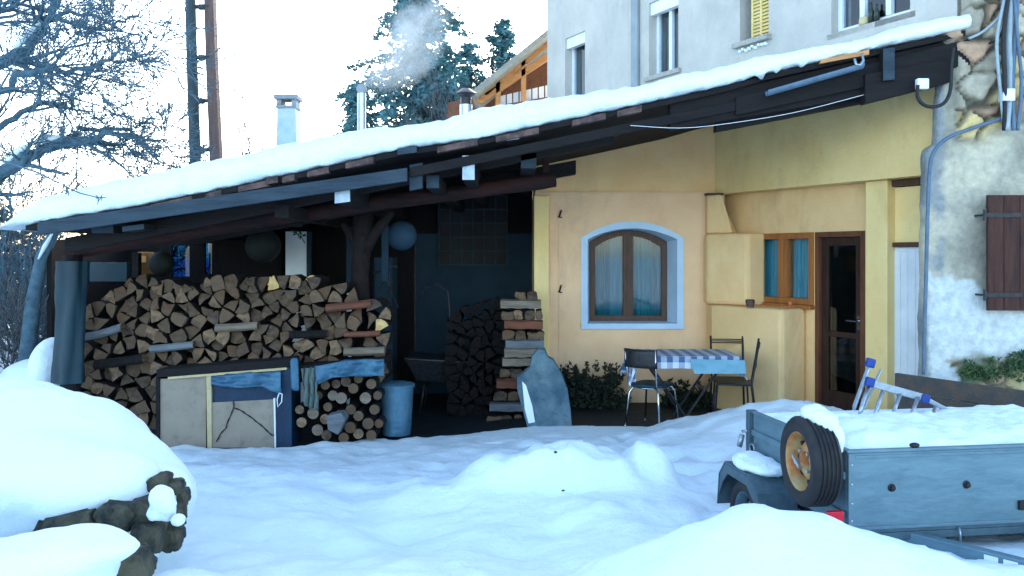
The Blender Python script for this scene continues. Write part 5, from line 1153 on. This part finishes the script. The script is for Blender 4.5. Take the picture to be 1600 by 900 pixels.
# ------------------------------------------------------------------ shrubs at the wall foot
for (px0, px1, py0, lab, sd_) in ((872, 915, 585, 'dark low shrub just right of the leaning stone slab', 1), (915, 975, 583, 'dark low shrub between the slab and the chrome chair', 2), (1040, 1110, 610, 'dim low shrub under the table', 3)):
    rr = random.Random(sd_); b = P((px0 + px1) / 2, 0, 10.95); t = thing('low_shrub', lab, 'shrub', (b.x, 10.95, .2)); mb = MB()
    for k in range(60):
        px = rr.uniform(px0, px1); py = rr.uniform(py0 + 6, 640); leaves(mb, P(px, py, rr.uniform(10.75, 11.1)), (.09, .08, .07), 42, .03, rr)
    for k in range(12): px = rr.uniform(px0, px1); leaves(mb, P(px, py0 + rr.uniform(-10, 4), 10.95), (.03, .05, .09), 16, .03, rr)
    mb.build('foliage', 'plant', t)
    mb = MB()
    for k in range(6): x = b.x + rr.uniform(-.15, .15); mb.tube([(x, 10.95, .15), (x + rr.uniform(-.1, .1), 10.95, .5)], .008, 5)
    mb.build('stem', 'branch2', t)

# ------------------------------------------------------------------ table and chairs
FZ = .255
tb = thing('garden_table', 'rectangular garden table with folding dark legs before the yellow wall', 'table', (1.95, 9.9, FZ))
T0, T1, TY0, TY1, TZ = 1.34, 2.46, 9.55, 10.28, FZ + .76
mb = MB(); mb.span((T0, TY0, TZ - .03), (T1, TY1, TZ)); mb.build('tabletop', 'white', tb, bevel=.008)
for yy in (TY0 + .12, TY1 - .12):
    for (xa, xb_) in ((T0 + .12, T0 + .62), (T1 - .12, T1 - .62)):
        mb = MB(); mb.tube([(xa, yy, TZ - .03), (xb_, yy, FZ)], .014, 8); mb.build('leg', 'blackmetal', tb)
mb = MB(); mb.tube([(T0 + .35, TY0 + .12, FZ + .38), (T0 + .35, TY1 - .12, FZ + .38)], .01, 6); mb.tube([(T1 - .35, TY0 + .12, FZ + .38), (T1 - .35, TY1 - .12, FZ + .38)], .01, 6); mb.build('stretcher', 'blackmetal', tb)
# cloth
me = bpy.data.meshes.new('tablecloth'); nx_, ny_ = 90, 60; ovx, ovy = .22, .13; vs, uv, fs = [], [], []
for j in range(ny_ + 1):
    for i in range(nx_ + 1):
        u_ = -ovx + (T1 - T0 + 2 * ovx) * i / nx_; v_ = -ovy + (TY1 - TY0 + 2 * ovy) * j / ny_
        cx_ = min(max(u_, 0), T1 - T0); cy_ = min(max(v_, 0), TY1 - TY0); ex, ey = u_ - cx_, v_ - cy_; drop = abs(ex) + abs(ey) * 1.0
        drop = math.hypot(ex, ey) if ex and ey else drop
        left = 1.25 if ex < 0 else 1
        x = T0 + cx_ + (.012 * (1 if ex > 0 else -1) if ex else 0) + (.02 * math.sin(v_ * 22) * abs(ex) / ovx); y = TY0 + cy_ + (.012 * (1 if ey > 0 else -1) if ey else 0) + (.018 * math.sin(u_ * 17) * abs(ey) / ovy)
        if ex and ey: x += ex * .25; y += ey * .25
        vs.append((x, y, TZ + .006 - drop * left + .002 * math.sin(u_ * 9) * math.cos(v_ * 7))); uv.append((u_, v_))
for j in range(ny_):
    for i in range(nx_): fs.append((j * (nx_ + 1) + i, j * (nx_ + 1) + i + 1, (j + 1) * (nx_ + 1) + i + 1, (j + 1) * (nx_ + 1) + i))
me.from_pydata(vs, [], fs); ul = me.uv_layers.new(name='UVMap')
for p_ in me.polygons:
    p_.use_smooth = True
    for li in p_.loop_indices: ul.data[li].uv = uv[me.loops[li].vertex_index]
me.materials.append(M['gingham']); o = bpy.data.objects.new('tablecloth', me); C.objects.link(o); prop(o, 'blue and white checked cloth draped over the garden table', 'tablecloth')
# pale board hanging at the table's front right
mb = MB(); mb.hexa([P(x, y, Y) for x, y, Y in ((1085, 584, 9.40), (1166, 584, 9.38), (1166, 584, 9.39), (1085, 584, 9.41), (1078, 561, 9.50), (1164, 563, 9.48), (1164, 563, 9.49), (1078, 561, 9.51))])
prop(mb.build('blue_cloth', mat('pale_blue_cloth', (.22, .42, .5), .7, n=(.14, .32, .4), nscale=3), bevel=.003), 'plain pale blue cloth hanging from the front edge of the garden table', 'cloth')
# chrome chair with curved dark back
def chrome_chair(loc, rz, label, group=None):
    t = thing('chair', label, 'chair', loc, rz, group); L = lambda mb, n_, m, **k: mb.build(n_, m, t, world=False, **k)
    mb = MB(); n = 24; pts = [(.20 * (1 if math.cos(a) > 0 else -1) * abs(math.cos(a)) ** .5, .20 * (1 if math.sin(a) > 0 else -1) * abs(math.sin(a)) ** .5, .44) for a in [2 * math.pi * i / n for i in range(n)]]; mb.prism(pts, (0, 0, .035)); L(mb, 'seat', 'teal', bevel=.01)
    mb = MB(); mb.tube([(.17 * math.cos(a) * 1.05, .17 * math.sin(a) * 1.05, .43) for a in [2 * math.pi * i / 20 for i in range(21)]], .008, 6); L(mb, 'seat_frame', 'chrome', smooth=True)
    for sx in (-1, 1):
        for sy in (-1, 1):
            mb = MB(); mb.tube([(sx * .10, sy * .11, .43), (sx * .15, sy * .16, .425), (sx * .175, sy * .185, .38), (sx * .21, sy * .22, .0)], .0105, 8); mb.tube([(sx * .21, sy * .22, .0), (sx * .21, sy * .22, .02)], .014, 8); L(mb, 'leg', 'chrome', smooth=True)
        mb = MB(); mb.tube([(sx * .13, -.15, .43), (sx * .17, -.21, .47), (sx * .185, -.27, .86)], .0105, 8); L(mb, 'back_tube', 'chrome', smooth=True)
    mb = MB(); k = 16
    for j in range(4):
        for i in range(k + 1):
            a = -1 + 2 * i / k; z = [.66, .70, .82, .86][j]; mb.v.append(Vector((a * .2, -.285 + .055 * (a * a) - (.02 if j in (1, 2) else .018), z)))
    for j in range(3):
        for i in range(k): mb.f.append([j * (k + 1) + i, j * (k + 1) + i + 1, (j + 1) * (k + 1) + i + 1, (j + 1) * (k + 1) + i]); mb.m.append(0)
    o = L(mb, 'backrest', 'blackmetal', smooth=True); s_ = o.modifiers.new('solid', 'SOLIDIFY'); s_.thickness = .014
    return t
c = P(1019, 0, 9.68)
chrome_chair((c.x, 9.68, FZ - .01), R(-38), 'chrome-legged chair with dark curved backrest at the left end of the table')
def slat_chair(loc, rz, label):
    t = thing('chair', label, 'chair', loc, rz); L = lambda mb, n_, m, **k: mb.build(n_, m, t, world=False, **k)
    mb = MB(); mb.span((-.19, -.19, .43), (.19, .19, .455)); L(mb, 'seat', 'blackmetal', bevel=.01)
    for sx in (-1, 1):
        mb = MB(); mb.tube([(sx * .18, .18, .43), (sx * .2, .21, 0)], .011, 8); L(mb, 'leg', 'blackmetal', smooth=True)
        mb = MB(); mb.tube([(sx * .2, -.24, 0), (sx * .18, -.19, .44), (sx * .185, -.27, .92)], .012, 8); L(mb, 'leg', 'blackmetal', smooth=True)
    for z in (.88, .86, .84, .66, .64, .62):
        y = -.19 - .08 * (z - .44) / .48; mb = MB(); mb.tube([(-.183, y, z), (0, y - .02, z), (.183, y, z)], .006, 6); L(mb, 'back_slat', 'blackmetal', smooth=True)
    return t
slat_chair((2.46, 9.84, FZ), R(75), 'black metal slat-back chair at the right end of the table')
slat_chair((2.50, 10.22, FZ - .02), R(172), 'black metal slat-back chair behind the table nearest the window wall')

# ------------------------------------------------------------------ bench by the stone wall
bn = thing('wooden_bench', 'long weathered dark wooden bench with a solid back before the stone wall', 'bench', (4.2, 7.3, .3))
Bo = P(1402, 0, 7.75); ud = Vector((.4613, -.8872, 0)); nd = Vector((-.8872, -.4613, 0))
def bp(s, z, d): v = Vector((Bo.x, Bo.y, 0)) + ud * s + nd * d; v.z = z; return v
def bb(name, s0, s1, z0, z1, d0, d1, m='bench'): q = MB(); fbox(q, bp, s0, s1, z0, z1, d0, d1); return q.build(name, m, bn, bevel=.006)
bb('back_board', 0, 2.6, .93, 1.08, 0, .035); bb('back_board', .02, 2.6, .775, .925, 0, .035); bb('back_board', .0, 2.6, .62, .77, .0, .03)
bb('seat', .0, 2.6, .60, .64, .04, .24); bb('seat', .0, 2.6, .60, .64, .25, .45); bb('front_rail', .02, 2.6, .5, .595, .40, .43)
for s in (.06, 1.3, 2.5):
    bb('leg', s, s + .07, .1, .595, .33, .395); bb('leg', s, s + .07, .1, 1.0, -.06, -.003)
# ------------------------------------------------------------------ trailer
an = R(8.5); TU = Vector((math.cos(an), math.sin(an), 0)); TV = Vector((-math.sin(an), math.cos(an), 0)); TO = Vector((1.743, 4.6, 0))
TW, TL, TT, TB = 1.18, 1.9, 1.075, .675
tr = thing('trailer', 'small grey-blue galvanised car trailer loaded with snow', 'trailer', (2.4, 5.2, .3))
def tp(s, z, d): v = TO + TU * s + TV * d; v.z = z; return v
def tbx(name, s0, s1, z0, z1, d0, d1, m='galv', parent=tr, bev=.004): q = MB(); fbox(q, tp, s0, s1, z0, z1, d0, d1); return q.build(name, m, parent, bevel=bev)
def sidepanel(name, ax_, L_, off, label=None):
    q = MB(); prof = [(TB, 0), (TB, .0), (TB + .03, .012), (TT - .10, .012), (TT - .085, .0), (TT - .02, .0), (TT, .006)]
    return q
fp_ = tbx('front_panel', 0, TL, TB, TT, 0, .018); tbx('rear_panel', 0, TL, TB, TT, TW - .018, TW)
lp = tbx('left_panel', -.0, .018, TB, TT, .02, TW - .02); tbx('right_panel', TL - .018, TL, TB, TT, .02, TW - .02)
tbx('floor', .02, TL - .02, TB - .02, TB + .01, .0, TW, 'galvdk')
tbx('rim_rail', -.008, TL, TT + .001, TT + .018, -.008, .026); tbx('rim_rail', -.008, .026, TT + .001, TT + .018, .027, TW); tbx('bottom_rail', 0, TL, TB - .06, TB - .021, .0, .05, 'galvdk')
tbx('panel_rib', -.014, -.001, TB + .26, TB + .30, .02, TW); tbx('panel_rib', -.014, -.001, TB + .06, TB + .09, .02, TW)
# rear corner post board seen at the far left
tbx('corner_post', -.03, .03, TB - .14, TT + .02, TW + .001, TW + .05, 'galvdk')
q = MB(); q.tube([tp(-.05, .93, TW + .06), tp(-.07, .85, TW + .06)], .018, 8); q.tube([tp(-.03, .96, TW + .02), tp(-.05, .95, TW + .06)], .01, 6); q.build('latch', 'alu', tr, smooth=True)
q = MB(); q.tube([tp(-.03, .86, TW - .05) + Vector((0, .025 * math.cos(a) * .3, .03 * math.sin(a))) + TV * .03 * math.cos(a) for a in [i * math.pi / 6 for i in range(13)]], .006, 6); q.build('ring', 'alu', tr, smooth=True)
for (px, py) in ((1393, 762), (1510, 757)):
    k = (px - 800) / F; s = (k * TO.y - TO.x) / (TU.x - k * TU.y); z = CZ + (HY - py) / F * (TO.y + TU.y * s)
    q = MB(); ax_m = Matrix((TU, Vector((0, 0, 1)), -TV)).transposed(); q.lathe([(.001, .022), (.012, .02), (.014, .006), (.021, .004), (.022, 0), (.001, 0)], tp(s, z, -.001), 16, 0, ax_m); autosmooth(q.build('tarp_button', 'black', tr))
k = (1595 - 800) / F; s = (k * TO.y - TO.x) / (TU.x - k * TU.y); z = CZ + (HY - 790) / F * (TO.y + TU.y * s); tbx('clamp', s - .02, s + .03, z - .02, z + .03, -.02, -.001, 'black')
tbx('reflector', -.115, -.03, TB + .04, TB + .105, -.012, .02, 'red')
tbx('reflector_bracket', -.115, -.0, TB + .02, TB + .035, -.005, .03, 'galvdk')
# mudguard and wheel on the left
q = MB(); n = 10; prof = [(.52, .52), (.58, .72), (.72, .80), (1.07, .80), (1.17, .70), (1.2, .50)]
for (d, z) in prof: q.v.append(tp(-.002, z, d)); q.v.append(tp(-.24, z, d))
for i in range(len(prof) - 1): q.f.append([2 * i, 2 * i + 1, 2 * i + 3, 2 * i + 2]); q.m.append(0)
o = q.build('mudguard', 'galvdk', tr); s_ = o.modifiers.new('solid', 'SOLIDIFY'); s_.thickness = .012
q = MB(); q.prism([tp(-.23, z, d) for d, z in ((.54, .56), (.6, .715), (.725, .785), (1.065, .785), (1.15, .70), (1.18, .56), (1.11, .66), (1.03, .73), (.74, .73), (.64, .66))], -TU * .008); q.build('mudguard_skirt', 'galvdk', tr)
def wheel(center, axis, R0, w_, parent, label=None, rimm='rim', name='wheel'):
    """axis points out of the visible face"""
    axis = Vector(axis).normalized(); a = axis.cross(Vector((0, 0, 1))).normalized(); b = axis.cross(a); m3 = Matrix((a, b, axis)).transposed(); q = MB(); r = R0
    if parent is None: t = thing(name, label, 'wheel', center); else_ = t
    else: t = parent
    tyre = [(.63 * r, w_ * .40), (.68 * r, w_ * .5), (.84 * r, w_ * .52), (.95 * r, w_ * .46), (1.0 * r, w_ * .34)]
    for k in range(5):
        h = w_ * (.30 - .6 * k / 4); tyre += [(r, h + .01), (r * .965, h + .006), (r * .965, h - .004), (r, h - .008)]
    tyre += [(1.0 * r, -w_ * .34), (.95 * r, -w_ * .46), (.84 * r, -w_ * .52), (.68 * r, -w_ * .5), (.63 * r, -w_ * .4)]
    q.lathe(tyre, center, 56, 0, m3); ty = autosmooth(q.build('tyre', 'black', t, world=True), 50)
    q = MB(); q.lathe([(.66 * r, w_ * .44), (.64 * r, w_ * .46), (.60 * r, w_ * .36), (.58 * r, w_ * .1), (.56 * r, -.02), (.42 * r, w_ * .06), (.34 * r, w_ * .16), (.22 * r, w_ * .18), (.16 * r, w_ * .05), (.15 * r, -w_ * .1), (.001, -w_ * .1)], center, 56, 0, m3)
    rm = autosmooth(q.build('rim', rimm, t), 35)
    for k in range(8):
        a_ = 2 * math.pi * k / 8; p = center + m3 @ Vector((.47 * r * math.cos(a_), .47 * r * math.sin(a_), w_ * .03)); q = MB(); q.lathe([(.001, .008), (.026 * r * 2, .008), (.026 * r * 2, -.01)], p, 12, 0, m3); q.build('hole', 'black', rm)
    for k in range(4):
        a_ = 2 * math.pi * (k + .5) / 4; p = center + m3 @ Vector((.27 * r * math.cos(a_), .27 * r * math.sin(a_), w_ * .175)); q = MB(); q.lathe([(.001, .016), (.009, .016), (.011, 0)], p, 8, 0, m3); q.build('bolt', 'steel', rm)
    return t
wheel(tp(-.13, .50, .87), -TU, .235, .14, tr, rimm='galv')
tr.children[-1]
sc_ = Vector((P(1258, 718, 4.66).x, 4.66, P(1258, 718, 4.66).z)); axs = Vector((-.995, -.12, 0))
wc = tp(-.115, .99, .14); wc = Vector((P(1262, 0, 4.68).x + .02, 4.70, P(0, 720, 4.70).z))
sp = wheel(wc, axs, .236, .15, None, 'spare wheel with a rusty orange rim fixed upright to the trailer corner', name='spare_wheel')
q = MB(); q.tube([wc - axs * .0, wc - axs * .16], .02, 8); q.tube([wc + axs * .06, wc + axs * .085], .014, 6); q.box(wc + axs * .078 + Vector((0, 0, 0)), (.012, .11, .02), rot=Matrix.Rotation(R(20), 3, 'X')); q.build('clamp', 'steel', sp)
# drawbar
q = MB()
def beam(q, a, b, w_, h_):
    a, b = Vector(a), Vector(b); d = (b - a).normalized(); s_ = d.cross(Vector((0, 0, 1))).normalized() * w_ / 2; u_ = Vector((0, 0, h_ / 2)); q.hexa([a - s_ - u_, b - s_ - u_, b + s_ - u_, a + s_ - u_, a - s_ + u_, b - s_ + u_, b + s_ + u_, a + s_ + u_])
beam(q, tp(.20, .615, .25), tp(.86, .575, -.62), .06, .085); beam(q, tp(1.72, .615, .25), tp(1.0, .575, -.62), .06, .085); beam(q, tp(.92, .575, -.55), tp(.95, .56, -1.1), .08, .09)
db = q.build('drawbar', 'galv', tr, bevel=.006)
def onbeam(s, t_): return tp(.20, .615, .25).lerp(tp(.86, .575, -.62), t_)
d_ = (tp(.86, .575, -.62) - tp(.20, .615, .25)).normalized(); n_ = d_.cross(Vector((0, 0, 1))).normalized()
for t_ in (.62, .70):
    c = onbeam(0, t_) ; sg = -1 if (c + n_).length > (c - n_).length else 1
    q = MB(); a = c + n_ * sg * .0315; q.hexa([a - d_ * .032 + Vector((0, 0, -.028)), a + d_ * .032 + Vector((0, 0, -.028)), a + d_ * .032 + n_ * sg * .002 + Vector((0, 0, -.028)), a - d_ * .032 + n_ * sg * .002 + Vector((0, 0, -.028)), a - d_ * .032 + Vector((0, 0, .028)), a + d_ * .032 + Vector((0, 0, .028)), a + d_ * .032 + n_ * sg * .002 + Vector((0, 0, .028)), a - d_ * .032 + n_ * sg * .002 + Vector((0, 0, .028))]); q.build('sticker', 'label', db)
q = MB(); q.tube([tp(.62, .67, -.012), tp(.615, .64, -.03), tp(.62, .60, -.025), tp(.63, .62, -.012)], .006, 6); q.build('shackle', 'alu', tr, smooth=True)
cable('trailer_cable', [tp(.9, .62, -.7), tp(.84, .60, -.66), tp(.80, .56, -.66), tp(.76, .50, -.68)], .006, 'black', 'thin black lead hanging from the trailer drawbar', 'cable')
# support under the trailer
for (dd2, zz2) in ((.03, TB + .03), (.03, TB + .12), (.03, TT - .05), (.03, TT - .13)):
    pass
tbx('corner_post', .0, .035, TB, TT, -.006, -.001, 'galv'); tbx('panel_fold', .036, TL, TB, TB + .018, -.006, -.001, 'galv'); tbx('panel_fold', .036, TL, TT - .028, TT - .012, -.005, -.001, 'galv')
for zz2 in (TB + .05, TB + .14, TB + .24, TB + .34):
    q = MB(); q.lathe([(.001, .004), (.005, .003), (.007, 0)], tp(.018, zz2, -.0062), 8, 0, Matrix((TU, Vector((0, 0, 1)), -TV)).transposed()); q.build('rivet', 'steel', tr)
tbx('axle', -.0, TL, .46, .52, .90, .96, 'galvdk'); tbx('chassis_rail', .1, .15, TB - .1, TB - .022, .06, TW - .06, 'galvdk')
tbx('jockey_leg', .95, 1.0, .25, .60, -.5, -.46, 'galvdk')
# snow on the trailer
def blob(name, ells, label, cat='snow', vox=.028, sm=6, m='snow', boxes=(), disp=.03, dsc=.25, kind=None):
    q = MB()
    for c, r in ells: q.ell(c, r)
    for a, b in boxes: q.span(a, b)
    o = q.build(name, m, smooth=True); remesh(o, vox, sm)
    if disp: displace(o, disp, dsc)
    if kind: return prop(o, kind=kind)
    return prop(o, label, cat)
# load: height field over the bed
q = MB(); n1, n2 = 70, 50
for j in range(n2 + 1):
    for i in range(n1 + 1):
        s = .02 + (TL - .04) * i / n1; d = .02 + (TW - .04) * j / n2; e = min(s - .02, TL - .02 - s, d - .02, TW - .02 - d)
        h = TT + .008 + .03 * sstep(0, .3, e) + .035 * math.exp(-((s - .45) / .45) ** 2 - ((d - .45) / .3) ** 2) + .04 * fbm(s * 2.4, d * 2.4, 4, 4) * sstep(0, .1, e) + .02 * fbm(s * 8, d * 8, 1, 4) * sstep(0, .1, e) - .035 * math.exp(-((s - .42) / .14) ** 2 - ((d - .06) / .1) ** 2)
        q.v.append(tp(s, h, d))
w_ = n1 + 1
for j in range(n2):
    for i in range(n1): q.f.append([j * w_ + i, j * w_ + i + 1, (j + 1) * w_ + i + 1, (j + 1) * w_ + i]); q.m.append(0)
o = q.build('snow_load', 'snow', smooth=True); s_ = o.modifiers.new('solid', 'SOLIDIFY'); s_.thickness = .05; s_.offset = -1; prop(o, 'thick snow filling the bed of the trailer', 'snow')
blob('snow_cushion', [(wc + Vector((.03, .02, .235)), (.07, .13, .06)), (wc + Vector((.07, -.03, .21)), (.06, .12, .07)), (wc + Vector((.10, -.10, .14)), (.045, .06, .08)), (wc + Vector((.06, .12, .21)), (.07, .1, .07))], 'wedge of snow sitting on top of the spare wheel', vox=.012, sm=4, disp=.035, dsc=.08)
blob('snow_cushion', [(tp(-.12, .825, .90), (.125, .24, .05)), (tp(-.10, .815, .76), (.11, .12, .045))], 'oval cushion of snow on the trailer mudguard', vox=.013, sm=4, disp=.035, dsc=.1)
blob('snow_cushion', [(tp(.95, .70, -.36), (.07, .08, .08)), (tp(1.03, .66, -.40), (.07, .07, .06))], 'lump of snow on the trailer drawbar at the right edge', vox=.014, sm=4, disp=.015, dsc=.08)
# snow heap behind the trailer by the bench
blob('snow_heap', [((3.35, 6.6, .66), (.5, .3, .22)), ((3.8, 6.7, .62), (.5, .3, .2))], 'rounded snow heap between the trailer and the bench', vox=.03, sm=6)
# small mark: dark knob on the load edge
mb = MB(); mb.ell(tp(.38, TT + .03, .01), (.028, .018, .014), u=10, v=8); prop(mb.build('bark_chip', 'black'), 'small dark lump in the snow on the front rim of the trailer', 'debris')
# ------------------------------------------------------------------ ladder
ld = thing('step_ladder', 'aluminium ladder with blue end caps poking out of the snow behind the trailer', 'ladder', P(1400, 640, 5.68))
P0_ = P
def P(px, py, Y): return P0_(px + 4, py - 12, Y)
def rail(px0, py0, px1, py1, Ya, Yb_, w_=.028, h_=.055, name='rail', m='alu'):
    q = MB(); beam(q, P(px0, py0, Ya), P(px1, py1, Yb_), w_, h_); return q.build(name, m, ld, bevel=.004)
rail(1356, 578, 1330, 650, 5.83, 5.78, .03, .03); rail(1354, 610, 1448, 636, 5.68, 5.73, .025, .05); rail(1440, 634, 1486, 658, 5.73, 5.78, .025, .03)
rail(1372, 590, 1345, 652, 5.84, 5.79, .02, .02)
for (x, y) in ((1354, 614), (1377, 620), (1403, 627), (1430, 634), (1458, 648)):
    q = MB(); q.tube([P(x, y, 5.71), P(x - 9, y + 24, 5.55), P(x - 14, y + 44, 5.5)], .013, 8); q.build('rung', 'alu', ld, smooth=True)
for (x, y, Y) in ((1356, 579, 5.82), (1355, 609, 5.67), (1441, 635, 5.72)):
    q = MB(); c = P(x, y, Y); q.box(c, (.055, .05, .06), rot=Matrix.Rotation(R(15), 3, 'Y')); q.build('end_cap', 'bluecap', ld, bevel=.01)
P = P0_
# ------------------------------------------------------------------ snow-covered rock heap in the left foreground
blob('snow_mound', [((-3.3, 4.95, .98), (1.25, .95, .44)), ((-2.8, 4.75, .98), (.9, .8, .38)), ((-2.45, 4.7, .93), (.62, .65, .34)), ((-2.2, 4.72, .84), (.46, .5, .30)), ((-2.06, 4.85, .78), (.34, .4, .26)), ((-2.5, 4.3, 1.06), (.6, .36, .20)), ((-2.1, 4.28, 1.0), (.40, .28, .18)), ((-3.0, 4.2, 1.05), (.6, .45, .24)), ((-1.88, 4.45, .9), (.25, .3, .18)),
    ((-2.8, 3.62, .98), (.5, .3, .17)), ((-2.3, 3.42, .90), (.45, .20, .10)), ((-1.92, 3.42, .93), (.36, .17, .10)), ((-1.58, 3.40, .99), (.19, .13, .085)), ((-1.75, 3.5, .86), (.2, .15, .1)), ((-2.8, 4.1, .5), (.5, .5, .5)), ((-2.3, 4.9, .5), (.4, .5, .35))], 'huge rounded cushion of snow covering the rock heap in the left foreground', 'snow', vox=.028, sm=40, disp=.15, dsc=.6)
def rock(px, py, Y, rx, ry, rz, seed, label):
    q = MB(); q.ell((0, 0, 0), (rx, ry, rz), u=44, v=28); rnd_ = random.Random(seed); R3 = Matrix.Rotation(rnd_.uniform(-.3, .3), 3, 'Y')
    for v in q.v:
        d = v.normalized(); vv = noise.voronoi(Vector((d.x * 1.6 + seed, d.y * 1.6, d.z * 1.6)))[0]; k_ = 1 + .25 * fbm(d.x * 1.5 + seed, d.y * 1.5, d.z * 1.5, 5) + .25 * (vv[1] - vv[0]) + .05 * fbm(d.x * 8, d.y * 8 + seed, d.z * 8, 3); v *= k_
        for ax_ in range(3):
            l = (rx, ry, rz)[ax_] * .8; v[ax_] = max(-l, min(l, v[ax_]))
    q.v = [R3 @ v for v in q.v]; o = q.build('boulder', 'rock', world=False, smooth=True); o.location = P(px, py, Y + (.13 if py < 860 else .04)); autosmooth(o, 30); o.scale = (.80, .75, .80) if px < 180 else (.68, .72, .70); return prop(o, label, 'rock')
for a in ((112, 824, 3.95, .21, .2, .12, 1, 'long mossy brown boulder under the snow cushion, between its two tiers'), (190, 802, 3.98, .15, .2, .10, 2, 'dark boulder right of the mossy brown one'),
          (228, 800, 4.0, .12, .14, .12, 3, 'dark boulder behind the rounded tip of the lower snow tier'), (248, 752, 4.15, .09, .14, .06, 4, 'small dark boulder high on the right flank of the snow cushion'), (272, 760, 4.2, .07, .12, .05, 5, 'smallest dark boulder at the right edge of the snow cushion'),
          (232, 838, 3.95, .11, .15, .13, 6, 'dark boulder below the white snow patch on the right flank'), (272, 806, 4.15, .08, .12, .10, 7, 'dark boulder at the right foot of the rock heap'), (170, 895, 3.6, .25, .2, .10, 8, 'dark mossy boulder at the bottom under the lower snow tier'), (205, 878, 3.65, .12, .15, .12, 9, 'black boulder under the tip of the lower snow tier'), (40, 905, 3.55, .22, .15, .07, 10, 'boulder at the bottom edge left under the snow'), (262, 836, 4.15, .12, .12, .12, 11, 'boulder half buried at the right base of the heap'), (284, 776, 4.3, .06, .1, .07, 12, 'narrow dark boulder at the far right edge of the snow cushion, above the base')):
    rock(*a)
blob('snow_patch', [(P(252, 776, 4.02), (.06, .06, .05)), (P(256, 790, 4.02), (.065, .05, .05)), (P(244, 803, 4.02), (.05, .05, .035)), (P(262, 803, 4.04), (.035, .05, .04))], 'white snow patch on the dark boulders of the right flank', vox=.014, sm=6, disp=.035, dsc=.07)
blob('snow_patch', [(P(278, 812, 4.02), (.035, .04, .03))], 'small snow dab on the boulder at the right foot', vox=.012, sm=3, disp=.01, dsc=.08)
blob('snow_heap', [(P(85, 575, 9.9), (.22, .4, .35)), (P(60, 590, 10.2), (.4, .4, .22))], 'snow heap behind the left corner post of the shed', vox=.03, sm=5)
# bits on the snow
for i, (px, py, Y, lab) in enumerate(((868, 758, 6.0, 'upper of two tiny dark bits on the snow lump'), (880, 802, 5.98, 'lower of two tiny dark bits on the snow lump'))):
    q = MB(); q.ell((0, 0, 0), (.012, .006, .008), u=8, v=6); o = q.build('bark_chip', 'black', world=False); yy_ = (6.14, 5.99)[i]; o.location = (P(px, py, yy_).x, yy_, snow_h(P(px, py, yy_).x, yy_) + .004); prop(o, lab, 'debris')
q = MB(); q.tube([P(1000, 660, 9.55), P(1006, 657, 9.55), P(1014, 661, 9.5)], .015, 6); prop(q.build('stick', 'black'), 'short black stick at the snow edge by the chrome chair', 'stick')
